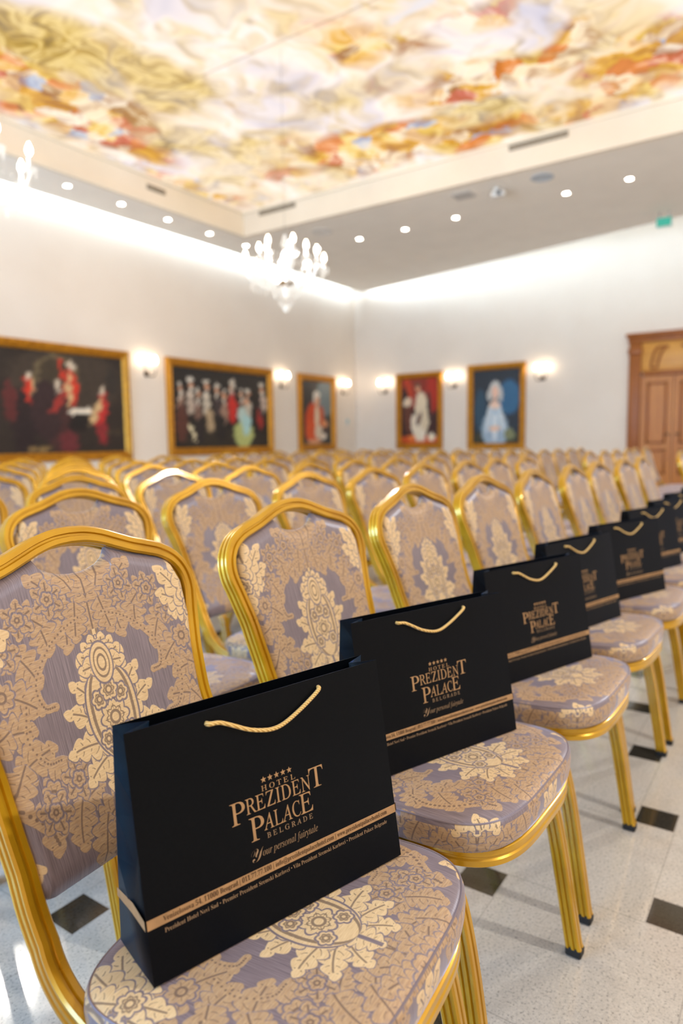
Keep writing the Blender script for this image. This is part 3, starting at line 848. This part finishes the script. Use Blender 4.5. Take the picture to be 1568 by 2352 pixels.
# ---- small ceiling fittings
M_WHITE = plain('white_plastic', (228, 224, 218), .4); M_GREY = plain('grey_plastic', (176, 172, 168), .5)
e = empty('air_grille', (10.84, 4.87, SOF)); tag(e, 'square white air grille set flush in the wide soffit', 'air vent')
bm = bmesh.new(); bevbox(bm, (-.17, -.17, -.012), (.17, .17, -.001), .004); obj('frame', mesh(bm), M_WHITE, e)
bm = bmesh.new(); [box(bm, (-.14, -.14 + .035 * i, -.016), (.14, -.125 + .035 * i, -.012)) for i in range(9)]; obj('slats', mesh(bm), M_GREY, e)
e = empty('ceiling_speaker', (10.845, 3.57, SOF)); tag(e, 'round pale blue-grey speaker disc flush in the wide soffit', 'speaker')
bm = bmesh.new(); lathe(bm, [(.17, -.001), (.17, -.012), (.155, -.016), (.15, -.012), (0.001, -.014)], 32); obj('grille', mesh(bm, 40), plain('speaker_cloth', (190, 198, 206), .7), e)
e = empty('ceiling_speaker', (11.03, 7.88, SOF)); tag(e, 'round pale speaker disc in the soffit above the chandelier', 'speaker')
bm = bmesh.new(); lathe(bm, [(.2, -.001), (.2, -.012), (.185, -.016), (.18, -.012), (0.001, -.014)], 32); obj('grille', mesh(bm, 40), M_WHITE, e)
e = empty('ceiling_camera', (10.86, 4.31, SOF)); tag(e, 'small white camera mounted under the wide soffit beside the grille', 'camera')
bm = bmesh.new(); lathe(bm, [(.05, 0), (.05, -.03), (.03, -.05), (.02, -.07)], 16); obj('mount', mesh(bm, 40), M_WHITE, e)
bm = bmesh.new(); bevbox(bm, (-.06, -.14, -.14), (.06, .08, -.06), .015); obj('housing', mesh(bm, 40), M_WHITE, e)
bm = bmesh.new(); lathe(bm, [(.03, 0), (.034, .02), (.025, .03)], 16, Matrix.Translation((-.055, -.06, -.10)) @ Matrix.Rotation(-math.pi / 2, 4, 'Y')); obj('lens', mesh(bm, 40), M_RUB, e)
e = empty('exit_sign', (13.75, 2.31, SOF)); tag(e, 'small green glowing exit sign hanging under the soffit edge', 'exit sign')
bm = bmesh.new(); [box(bm, (-.008, q - .008, -.10), (.008, q + .008, 0)) for q in (-.08, .08)]; obj('hanger', mesh(bm), M_GREY, e)
bm = bmesh.new(); bevbox(bm, (-.03, -.13, -.27), (.03, .13, -.10), .006); obj('sign_box', mesh(bm, 30), M_WHITE, e)
bm = bmesh.new(); box(bm, (-.034, -.12, -.26), (-.030, .12, -.11)); obj('sign_face', mesh(bm), NT('exit_green').emission(lin((90, 205, 180)), .55), e)

# ------------------------------------------------------------------ paintings (vague period scenes, colours only)
M_FRAME = None
def frame_mat():
    s = NT('carved_gilt'); v = s.coord(); f = s.noise(v, 24, 4, .6)[0]
    return s.bsdf(s.ramp(f, [(.3, lin((150, 92, 14))), (.7, lin((226, 160, 40)))]), .36, .5, .5, s.bump(f, .5, .01))
M_FRAME = frame_mat()
def canvas_mat():
    s = NT('oil_canvas'); a = s.n('VertexColor'); a.layer_name = 'Paint'
    f = s.noise(s.coord(), 40, 3)[0]
    return s.bsdf(a.outputs[0], .35, 0, .4, s.bump(f, .1, .002))
M_CANVAS = canvas_mat()
def painting(label, loc, rot, w, h, fw, bg, shapes, seed):
    e = empty('framed_painting', loc); e.rotation_euler = (0, 0, rot); tag(e, label, 'painting', None)
    bm = bmesh.new()                                             # local: x along wall, y = -out of wall, z up
    pr = [(0, 0), (0, -.05), (.02, -.075), (.05, -.075), (.065, -.05), (.085, -.045), (.10, -.058), (.125, -.03), (.13, -.015)]
    k = fw / .13
    loops = []
    for cx, cz, sx_, sz in ((0, 0, 1, 1), (w, 0, -1, 1), (w, h, -1, -1), (0, h, 1, -1)):
        loops.append([bm.verts.new((cx + sx_ * a * k, b, cz + sz * a * k)) for a, b in pr])
    for i in range(4):
        A_, B_ = loops[i], loops[(i + 1) % 4]
        for j in range(len(pr) - 1): bm.faces.new((A_[j], B_[j], B_[j + 1], A_[j + 1]))
    obj('gilt_frame', mesh(bm, 30), M_FRAME, e)
    nx = 72; nz = max(8, int(nx * (h - 2 * fw) / (w - 2 * fw)))
    if nz > 110: nx = int(nx * 110 / nz); nz = 110
    W2, H2 = w - 2 * fw, h - 2 * fw
    bm = bmesh.new(); g = [[bm.verts.new((fw + W2 * i / nx, -.014, fw + H2 * j / nz)) for j in range(nz + 1)] for i in range(nx + 1)]
    for i in range(nx):
        for j in range(nz): bm.faces.new((g[i][j], g[i + 1][j], g[i + 1][j + 1], g[i][j + 1]))
    me = mesh(bm)
    co = np.empty(len(me.vertices) * 3); me.vertices.foreach_get('co', co); co = co.reshape(-1, 3)
    u = (co[:, 0] - fw) / W2; v = (co[:, 2] - fw) / H2
    rg = np.random.default_rng(seed); colr = np.tile(np.array(lin(bg)), (len(u), 1))
    wv = .012 * np.sin(u * 40 + 3 * np.sin(v * 31)); u2, v2 = u + wv, v + .012 * np.sin(v * 37 + 4 * np.sin(u * 29))
    asp = W2 / H2
    for cx, cz, rx, rz, ang, c in shapes:
        a = math.radians(ang); dx, dz = (u2 - cx) * asp, v2 - cz
        p = (dx * math.cos(a) + dz * math.sin(a)) / (rx * asp); q = (-dx * math.sin(a) + dz * math.cos(a)) / rz
        m = np.clip((1.12 - (p * p + q * q)) / .35, 0, 1)[:, None]
        colr = colr * (1 - m) + np.array(lin(c)) * m
    colr *= 1.2 * (.85 + .3 * rg.random((len(u), 1)))
    at = me.color_attributes.new('Paint', 'FLOAT_COLOR', 'POINT')
    at.data.foreach_set('color', np.concatenate([np.clip(colr, 0, 1), np.ones((len(u), 1))], 1).astype(np.float32).ravel())
    obj('canvas', me, M_CANVAS, e)
RED, WIG, SKIN, DK, CRM, BRN = (196, 52, 34), (196, 180, 160), (206, 150, 116), (34, 28, 26), (196, 164, 120), (84, 56, 40)
P1 = [(.5, .72, .5, .35, 0, (62, 52, 44)), (.40, .74, .19, .25, 0, (110, 96, 70)), (.40, .74, .16, .21, 0, (64, 54, 42)), (.12, .30, .10, .34, 0, (40, 30, 32)), (.42, .28, .14, .40, 8, (64, 38, 38)),
      (.18, .60, .045, .14, 15, RED), (.20, .60, .016, .12, 0, CRM), (.175, .75, .026, .045, 0, WIG), (.52, .66, .06, .19, 0, RED), (.50, .64, .022, .18, 0, CRM), (.525, .88, .027, .05, 0, WIG), (.44, .84, .016, .12, 12, RED), (.40, .66, .03, .06, 0, WIG),
      (.30, .42, .13, .3, 0, (52, 36, 38)), (.40, .50, .03, .14, -40, (150, 50, 44)), (.60, .42, .12, .035, 5, (226, 214, 196)), (.58, .30, .1, .1, 0, (30, 26, 26)), (.785, .42, .055, .22, -10, (178, 44, 42)), (.73, .42, .03, .17, -28, CRM), (.80, .65, .026, .045, 0, WIG), (.79, .2, .06, .12, 10, (130, 40, 44)),
      (.48, .1, .08, .12, 0, (96, 40, 44)), (.22, .03, .1, .03, 0, (120, 96, 60)), (.02, .5, .05, .2, 0, (90, 40, 40)), (.9, .75, .06, .15, 0, (50, 44, 40)), (.9, .2, .1, .03, 0, (60, 50, 40))]
P1 = [(.27 + .73 * a, b, .73 * c, d, e_, f) for a, b, c, d, e_, f in P1]
P2 = [(.5, .1, .5, .14, 0, (46, 40, 34))]
for i, x in enumerate((.07, .165, .235, .32, .43, .50, .585, .69, .765, .93)):
    y = .66 + .07 * math.sin(i * 2.3)
    P2 += [(x, y - .14, .035, .17, 0, [(150, 120, 104), (176, 160, 146), (120, 92, 80), (186, 176, 160), (60, 50, 52)][i % 5]), (x, y + .08, .02, .045, 0, SKIN), (x, y + .135, .021, .028, 0, (210, 204, 192)), (x, y, .012, .06, 0, (220, 210, 196))]
P2 += [(.075, .30, .06, .24, 0, (86, 50, 42)), (.17, .2, .014, .14, 25, (226, 212, 176)), (.35, .34, .04, .16, 6, (168, 146, 116)), (.59, .52, .05, .2, 0, (190, 40, 34)), (.60, .84, .03, .06, 0, (200, 190, 176)), (.70, .42, .06, .12, 0, (176, 196, 190)),
       (.71, .17, .11, .19, 0, (176, 184, 116)), (.74, .30, .055, .15, 0, (168, 206, 206)), (.745, .62, .03, .05, 0, SKIN), (.9, .38, .03, .16, 14, (150, 44, 40)), (.95, .6, .03, .12, 0, (190, 170, 156)), (.25, .2, .04, .18, 0, (40, 34, 36)), (.46, .25, .05, .2, 0, (36, 32, 32))]
P3 = [(.8, .75, .34, .3, 0, (110, 124, 128)), (.15, .5, .2, .6, 0, (48, 50, 52)), (.40, .36, .30, .32, 0, (196, 74, 38)), (.30, .20, .2, .2, 8, (204, 84, 44)), (.62, .40, .12, .22, -8, (186, 84, 48)), (.50, .44, .08, .20, 0, (214, 196, 170)), (.55, .20, .14, .12, 0, (206, 190, 170)), (.51, .70, .09, .085, 0, SKIN), (.50, .79, .12, .06, 0, (216, 208, 198)), (.42, .70, .04, .07, 0, (210, 202, 192)),
      (.82, .22, .16, .06, 10, (70, 56, 50)), (.76, .33, .12, .05, -10, (206, 140, 96)), (.4, .04, .25, .04, 0, (206, 150, 116)), (.72, .12, .1, .05, 20, (220, 206, 190))]
P4 = [(.5, .82, .6, .3, 0, (132, 44, 34)), (.85, .75, .16, .3, 0, (166, 44, 32)), (.2, .85, .12, .2, 10, (176, 60, 36)), (.1, .5, .12, .4, 0, (60, 40, 38)), (.5, .06, .6, .08, 0, (190, 80, 36)), (.20, .40, .12, .26, 6, (96, 56, 44)), (.55, .58, .17, .22, 0, (216, 200, 172)), (.66, .36, .13, .30, -12, (208, 192, 164)), (.42, .24, .13, .22, 12, (222, 210, 188)), (.78, .55, .06, .26, 4, (70, 48, 44)), (.50, .38, .06, .12, -20, (110, 84, 76)),
      (.46, .85, .07, .055, 0, SKIN), (.46, .90, .085, .04, 0, (112, 78, 62)), (.18, .64, .13, .07, 20, (214, 194, 168)), (.84, .10, .1, .07, 0, (226, 214, 190)), (.30, .09, .1, .05, 0, (214, 120, 60)), (.6, .12, .06, .10, 0, (226, 214, 196)), (.36, .66, .05, .10, 0, (150, 60, 50))]
P5 = [(.5, .6, .7, .6, 0, (38, 46, 56)), (.78, .62, .24, .24, 0, (48, 96, 132)), (.16, .45, .14, .3, 0, (42, 70, 88)), (.5, .06, .6, .12, 0, (54, 54, 38)), (.48, .18, .30, .26, 0, (150, 170, 188)), (.48, .40, .17, .16, 0, (170, 190, 204)), (.34, .34, .05, .2, -10, (196, 206, 212)), (.62, .34, .05, .2, 10, (196, 206, 212)), (.48, .22, .06, .2, 0, (206, 214, 220)), (.48, .52, .12, .05, 0, (226, 198, 180)), (.48, .60, .045, .06, 0, (222, 184, 160)),
      (.48, .73, .13, .12, 0, (196, 194, 190)), (.48, .70, .075, .085, 0, (224, 184, 162)), (.36, .66, .05, .10, 0, (184, 182, 178)), (.60, .66, .05, .10, 0, (184, 182, 178)), (.48, .20, .12, .04, 0, (222, 190, 170)), (.8, .12, .12, .08, 0, (120, 124, 88))]
YP = YW - .002
painting('large gold-framed dark painting of red-coated figures round a table', (5.10, YP, .79), 0, 3.34, 1.975, .15, (46, 38, 34), P1, 1)
painting('wide gold-framed painting of a standing crowd with a pale green dress', (9.335, YP, .815), 0, 3.23, 1.95, .165, (34, 30, 28), P2, 2)
painting('narrow gold-framed portrait of a red-coated sitter near the corner', (13.55, YP, .835), 0, 1.60, 1.925, .165, (58, 58, 58), P3, 3)
XP = XW - .002
painting('gold-framed portrait of a white-robed figure on red, near the corner', (XP, 9.21, .83), -math.pi / 2, 1.37, 1.995, .145, (62, 36, 32), P4, 4)
painting('gold-framed portrait of a pale-haired sitter on dark blue, nearer the door', (XP, 7.147, .815), -math.pi / 2, 1.49, 2.09, .15, (34, 40, 46), P5, 5)

# ------------------------------------------------------------------ wall sconces
M_BRONZE = plain('dark_bronze', (84, 68, 48), .35, .7)
M_BULB = NT('warm_bulb').emission((1, .82, .60), 20.0)
M_SHADE = NT('frosted_bulb_glow').emission((1, .84, .62), 10.0)
def sconce(loc, rot, lab):
    e = empty('wall_sconce', loc); e.rotation_euler = (0, 0, rot); tag(e, lab, 'wall light', 'two-candle wall sconces')
    bm = bmesh.new(); lathe(bm, [(.055, 0), (.055, .012), (.035, .025), (.02, .04)], 20, Matrix.Rotation(math.pi / 2, 4, 'X')); obj('backplate', mesh(bm, 40), M_BRONZE, e)
    for s in (-1, 1):
        bm = bmesh.new(); tube(bm, catmull([(0, -.03, 0), (s * .05, -.07, -.05), (s * .11, -.11, -.03), (s * .13, -.12, .05), (s * .13, -.12, .09)], 6), .009, 8); a = obj('arm', mesh(bm, 60), M_BRONZE, e)
        bm = bmesh.new(); lathe(bm, [(.02, .08), (.045, .095), (.045, .10), (.016, .10), (.016, .19), (.001, .19)], 16, Matrix.Translation((s * .13, -.12, 0))); obj('candle_cup', mesh(bm, 40), M_WHITE, a)
        bm = bmesh.new(); lathe(bm, [(.012, .19), (.034, .225), (.036, .25), (.022, .29), (.004, .33)], 14, Matrix.Translation((s * .13, -.12, 0))); obj('bulb', mesh(bm, 60), M_BULB, a)
sconce((8.875, YW, 2.40), 0, 'lit twin-candle wall light between the two large paintings')
sconce((12.93, YW, 2.40), 0, 'lit twin-candle wall light between the crowd painting and the narrow portrait')
sconce((15.55, YW, 2.38), 0, 'lit twin-candle wall light between the narrow red-coat portrait and the corner')
sconce((XW, 9.56, 2.38), -math.pi / 2, 'lit twin-candle wall light between the corner and the white-robe portrait')
sconce((XW, 7.525, 2.42), -math.pi / 2, 'lit twin-candle wall light between the white-robe and blue portraits')
sconce((XW, 5.265, 2.48), -math.pi / 2, 'lit twin-candle wall light between the blue portrait and the wooden door')
e = empty('wall_control', (15.76, YW, 1.58)); tag(e, 'small pale blue wall control below the corner sconce', 'wall control')  # flat wall control unit with a pale blue screen
bm = bmesh.new(); bevbox(bm, (-.07, -.025, -.10), (.07, -.001, .10), .006); obj('housing', mesh(bm, 30), M_WHITE, e)
bm = bmesh.new(); box(bm, (-.055, -.028, -.03), (.055, -.025, .08)); obj('screen', mesh(bm), plain('pale_blue_screen', (176, 212, 216), .3), e)

# ------------------------------------------------------------------ door
M_OAK = wood('oak_panel', (184, 108, 32), (210, 140, 56)); M_OAKD = wood('oak_frame', (146, 80, 22), (174, 102, 38)); M_OAKL = wood('oak_transom', (204, 138, 54), (230, 170, 84), 'y')
DY = 2.42                                                       # middle of the double door
e = empty('door_1', (XW, DY, 0)); e['kind'] = 'structure'; e['label'] = 'tall carved oak double door in the end wall'
bm = bmesh.new()
for s in (-1, 1):
    y0, y1 = sorted((s * .66, s * .91)); bevbox(bm, (-.10, y0, 0), (-.001, y1, 3.10), .012); bevbox(bm, (-.13, y0 - .02, 2.86), (-.001, y1 + .02, 2.98), .01); bevbox(bm, (-.13, y0 - .015, 0), (-.001, y1 + .015, .22), .01)
bevbox(bm, (-.12, -.93, 3.10), (-.001, .93, 3.22), .012); bevbox(bm, (-.17, -.97, 3.22), (-.001, .97, 3.30), .015)
obj('door_frame', mesh(bm, 30), M_OAKD, e)
bm = bmesh.new(); bevbox(bm, (-.06, -.66, 2.46), (-.001, .66, 3.10), .006); tr = obj('transom_panel', mesh(bm, 30), M_OAKL, e)
bm = bmesh.new()
for s in (-1, 1):
    for a, b in (((.46, 2.54), (.30, 2.98)), ((.34, 2.54), (.12, 2.98))):
        pts = [(-.07, s * (a[0] + (b[0] - a[0]) * t ** 1.6), a[1] + (b[1] - a[1]) * math.sin(t * math.pi / 2)) for t in [i / 10 for i in range(11)]]
        tube(bm, pts, .026, 8)
    tube(bm, [(-.07, s * .30, 2.98), (-.07, s * .12, 2.98)], .024, 8); tube(bm, [(-.07, s * .46, 2.54), (-.07, s * .34, 2.54)], .024, 8)
obj('carved_scroll', mesh(bm, 50), M_OAKD, tr)
bm = bmesh.new(); bevbox(bm, (-.11, -.62, 2.38), (-.001, .62, 2.48), .02); obj('cornice', mesh(bm, 30), M_OAKD, e)
for s in (-1, 1):
    y0, y1 = sorted((s * .006, s * .655))
    bm = bmesh.new(); box(bm, (-.05, y0, .02), (-.001, y1, 2.38))
    lf = obj('door_leaf', mesh(bm), M_OAK, e)
    bm = bmesh.new()
    for z0, z1 in ((.26, .80), (.92, 2.24)):
        for lo, hi in (((y0 + .12, z0), (y1 - .12, z0 + .05)), ((y0 + .12, z1 - .05), (y1 - .12, z1)), ((y0 + .12, z0), (y0 + .17, z1)), ((y1 - .17, z0), (y1 - .12, z1))):
            bevbox(bm, (-.075, lo[0], lo[1]), (-.05, hi[0], hi[1]), .01)
    obj('panel_moulding', mesh(bm, 30), M_OAKD, lf)
    bm = bmesh.new(); tube(bm, catmull([(-.05, s * .06, 1.12), (-.10, s * .06, 1.12), (-.11, s * .08, 1.12), (-.11, s * .17, 1.12)], 5), .011, 8); obj('handle', mesh(bm, 60), M_BRONZE, lf)

# ------------------------------------------------------------------ chandeliers
def crystal_mat():
    s = NT('crystal'); t = s.n('BsdfTransparent'); g = s.n('BsdfGlossy'); g.inputs['Roughness'].default_value = .05
    d = s.n('Emission'); d.inputs[0].default_value = (1, .97, .9, 1); d.inputs[1].default_value = 1.0  # crystals emit by themselves, painting in the glow caught from the bulbs
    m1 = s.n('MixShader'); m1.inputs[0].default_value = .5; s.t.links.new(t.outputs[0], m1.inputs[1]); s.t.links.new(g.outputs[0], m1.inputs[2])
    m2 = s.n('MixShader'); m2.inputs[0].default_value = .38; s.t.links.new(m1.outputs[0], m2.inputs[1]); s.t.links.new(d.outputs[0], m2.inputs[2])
    s.t.links.new(m2.outputs[0], s.out.inputs[0]); return s.m
M_CRY = crystal_mat(); M_CRY.cycles.emission_sampling = 'NONE'
M_CANDLE = NT('candle_bulb').emission((1, .82, .60), 20.0); M_CANDLE.cycles.emission_sampling = 'NONE'
M_BRASS = plain('antique_brass', (150, 112, 50), .3, .8)
def drop(bm, p, r, h):
    q = [bm.verts.new((p[0] + r * math.cos(a), p[1] + r * math.sin(a), p[2] - h * .45)) for a in (0, 1.57, 3.14, 4.71)]
    t = bm.verts.new(p); b = bm.verts.new((p[0], p[1], p[2] - h))
    for i in range(4): bm.faces.new((t, q[i], q[(i + 1) % 4])); bm.faces.new((b, q[(i + 1) % 4], q[i]))
def make_chandelier():
    e = empty('chandelier')
    bm = bmesh.new(); lathe(bm, [(.03, -.30), (.05, -.27), (.02, -.2), (.035, -.12), (.075, -.06), (.035, 0), (.02, .08), (.05, .16), (.02, .24), (.03, .36), (.012, .42)], 18); obj('stem', mesh(bm, 60), M_CRY, e)
    bm = bmesh.new(); lathe(bm, [(.02, -.165), (.10, -.15), (.12, -.125), (.06, -.11)], 20); obj('brass_bowl', mesh(bm, 50), M_BRASS, e)
    bm = bmesh.new(); tube(bm, [(0, 0, .42), (0, 0, MUR - 3.05)], .003, 6, (0, 1, 0)); obj('rod', mesh(bm, 60), M_GLASS, e)
    gb = bmesh.new()
    for tier, (n, rad, z, cnt) in enumerate(((8, .46, .02, 9), (5, .25, .16, 5))):
        for i in range(n):
            a = 2 * math.pi * (i + .35 * tier) / n; c, s = math.cos(a), math.sin(a)
            P = lambda r, zz: (r * c, r * s, zz)
            bm = bmesh.new(); tube(bm, catmull([P(.05, z - .10), P(rad * .45, z - .19), P(rad * .85, z - .13), P(rad, z - .02), P(rad, z + .01)], 6), .011, 7)
            arm = obj('arm', mesh(bm, 60), M_CRY, e)
            T = Matrix.Translation(P(rad, z))
            bm = bmesh.new(); lathe(bm, [(.012, 0), (.05, .015), (.055, .025), (.012, .02)], 14, T); obj('drip_dish', mesh(bm, 50), M_CRY, arm)
            bm = bmesh.new(); lathe(bm, [(.012, .02), (.012, .11), (.001, .11)], 10, T); obj('candle', mesh(bm, 50), M_WHITE, arm)
            bm = bmesh.new(); lathe(bm, [(.008, .11), (.022, .14), (.02, .165), (.003, .205)], 10, T); obj('bulb', mesh(bm, 60), M_CANDLE, arm)
            for j in range(5):
                b = 2 * math.pi * j / 5; drop(gb, (rad * c + .048 * math.cos(b), rad * s + .048 * math.sin(b), z + .012), .009, .06)
            for j in range(7):
                t = j / 7; zz = z + .3 * (1 - tier) * (1 - t) ** 2 - .05 * math.sin(t * math.pi); drop(gb, P(.05 + (rad - .06) * t, zz), .008, .03)
    o = obj('crystal_garlands', mesh(gb), M_CRY, e); o['kind'] = 'stuff'
    bm = bmesh.new()
    for rr, zz, n in ((.20, -.14, 18), (.13, -.24, 14), (.08, -.33, 10), (.30, -.08, 24), (.40, -.14, 24)):
        for i in range(n):
            a = 2 * math.pi * i / n; drop(bm, (rr * math.cos(a), rr * math.sin(a), zz), .012, .08)
    lathe(bm, [(.002, -.47), (.03, -.455), (.042, -.42), (.03, -.385), (.002, -.37)], 14)
    o = obj('crystal_skirt', mesh(bm), M_CRY, e); o['kind'] = 'stuff'
    return e
ch = make_chandelier(); ch.location = (6.47, 5.16, 3.05)
tag(ch, 'lit crystal chandelier hanging in front of the room corner', 'chandelier', 'crystal chandeliers')
c2 = copy_tree(ch); c2.location = (2.71, 5.09, 3.02)
tag(c2, 'lit crystal chandelier half cut by the frame edge, above the largest painting', 'chandelier', 'crystal chandeliers')

# ------------------------------------------------------------------ light
def area(name, loc, target, sx_, sy, power, color):
    l = bpy.data.lights.new(name, 'AREA'); l.shape = 'RECTANGLE'; l.size = sx_; l.size_y = sy; l.energy = power; l.color = color
    o = bpy.data.objects.new(name, l); COL.objects.link(o); o.location = loc
    d = Vector(target) - Vector(loc); o.rotation_euler = d.to_track_quat('-Z', 'Y').to_euler(); return o
def strip(name, a, b, nrm, dn, width, power, color):
    a, b = Vector(a), Vector(b); u = (b - a).normalized()
    z = -(Vector(nrm) * 1.0 + Vector((0, 0, -dn))); z = (z - u * z.dot(u)).normalized(); y = z.cross(u)
    l = bpy.data.lights.new(name, 'AREA'); l.shape = 'RECTANGLE'; l.size = (b - a).length; l.size_y = width; l.energy = power; l.color = color
    o = bpy.data.objects.new(name, l); COL.objects.link(o)
    m = Matrix((u, y, z)).transposed().to_4x4(); m.translation = (a + b) / 2; o.matrix_world = m; return o
def point(loc, power, r=.06, color=(1, .93, .83)):
    l = bpy.data.lights.new('chandelier_and_fill_light', 'POINT'); l.energy = power; l.shadow_soft_size = r; l.color = color
    o = bpy.data.objects.new('chandelier_and_fill_light', l); COL.objects.link(o); o.location = loc
for q in ((6.47, 5.16, 3.25), (2.71, 5.09, 3.25), (6.5, -1.4, 3.3), (1.6, -2.2, 3.3)): point(q, 170)  # last two: unseen fill lamps without a chandelier, added for brightness
COOL = (.72, .88, 1.0)
strip('cove_strip', (XB + .1, 10.40, SOF + .13), (15.98, 10.17, SOF + .13), (0, 1, 0), -.1, .05, 118, COOL)
strip('cove_strip', (ex(YF + .1) - .02, YF + .1, SOF + .13), (16.03, 10.1, SOF + .13), (1, .0, 0), -.1, .05, 92, COOL)
for i, (a, b) in enumerate(WIN):
    area('window_daylight', (XB - .28, (a + b) / 2, (WZ[0] + WZ[1]) / 2), (5, (a + b) / 2, (WZ[0] + WZ[1]) / 2), b - a, WZ[1] - WZ[0], 270, (.30, .62, 1.0))
w = bpy.data.worlds.new('daylight'); w.use_nodes = True; SC.world = w
w.node_tree.nodes['Background'].inputs[0].default_value = (.45, .65, 1, 1); w.node_tree.nodes['Background'].inputs[1].default_value = .6
SC.view_settings.view_transform = 'Standard'; SC.view_settings.look = 'None'; SC.view_settings.exposure = 0.54
SC.cycles.use_denoising = True
SC.cycles.max_bounces = 5; SC.cycles.diffuse_bounces = 3; SC.cycles.glossy_bounces = 3; SC.cycles.transmission_bounces = 2; SC.cycles.transparent_max_bounces = 8
SC.cycles.use_adaptive_sampling = True; SC.cycles.adaptive_threshold = .1; SC.cycles.sample_clamp_indirect = 6.0
SC.cycles.caustics_reflective = False; SC.cycles.caustics_refractive = False
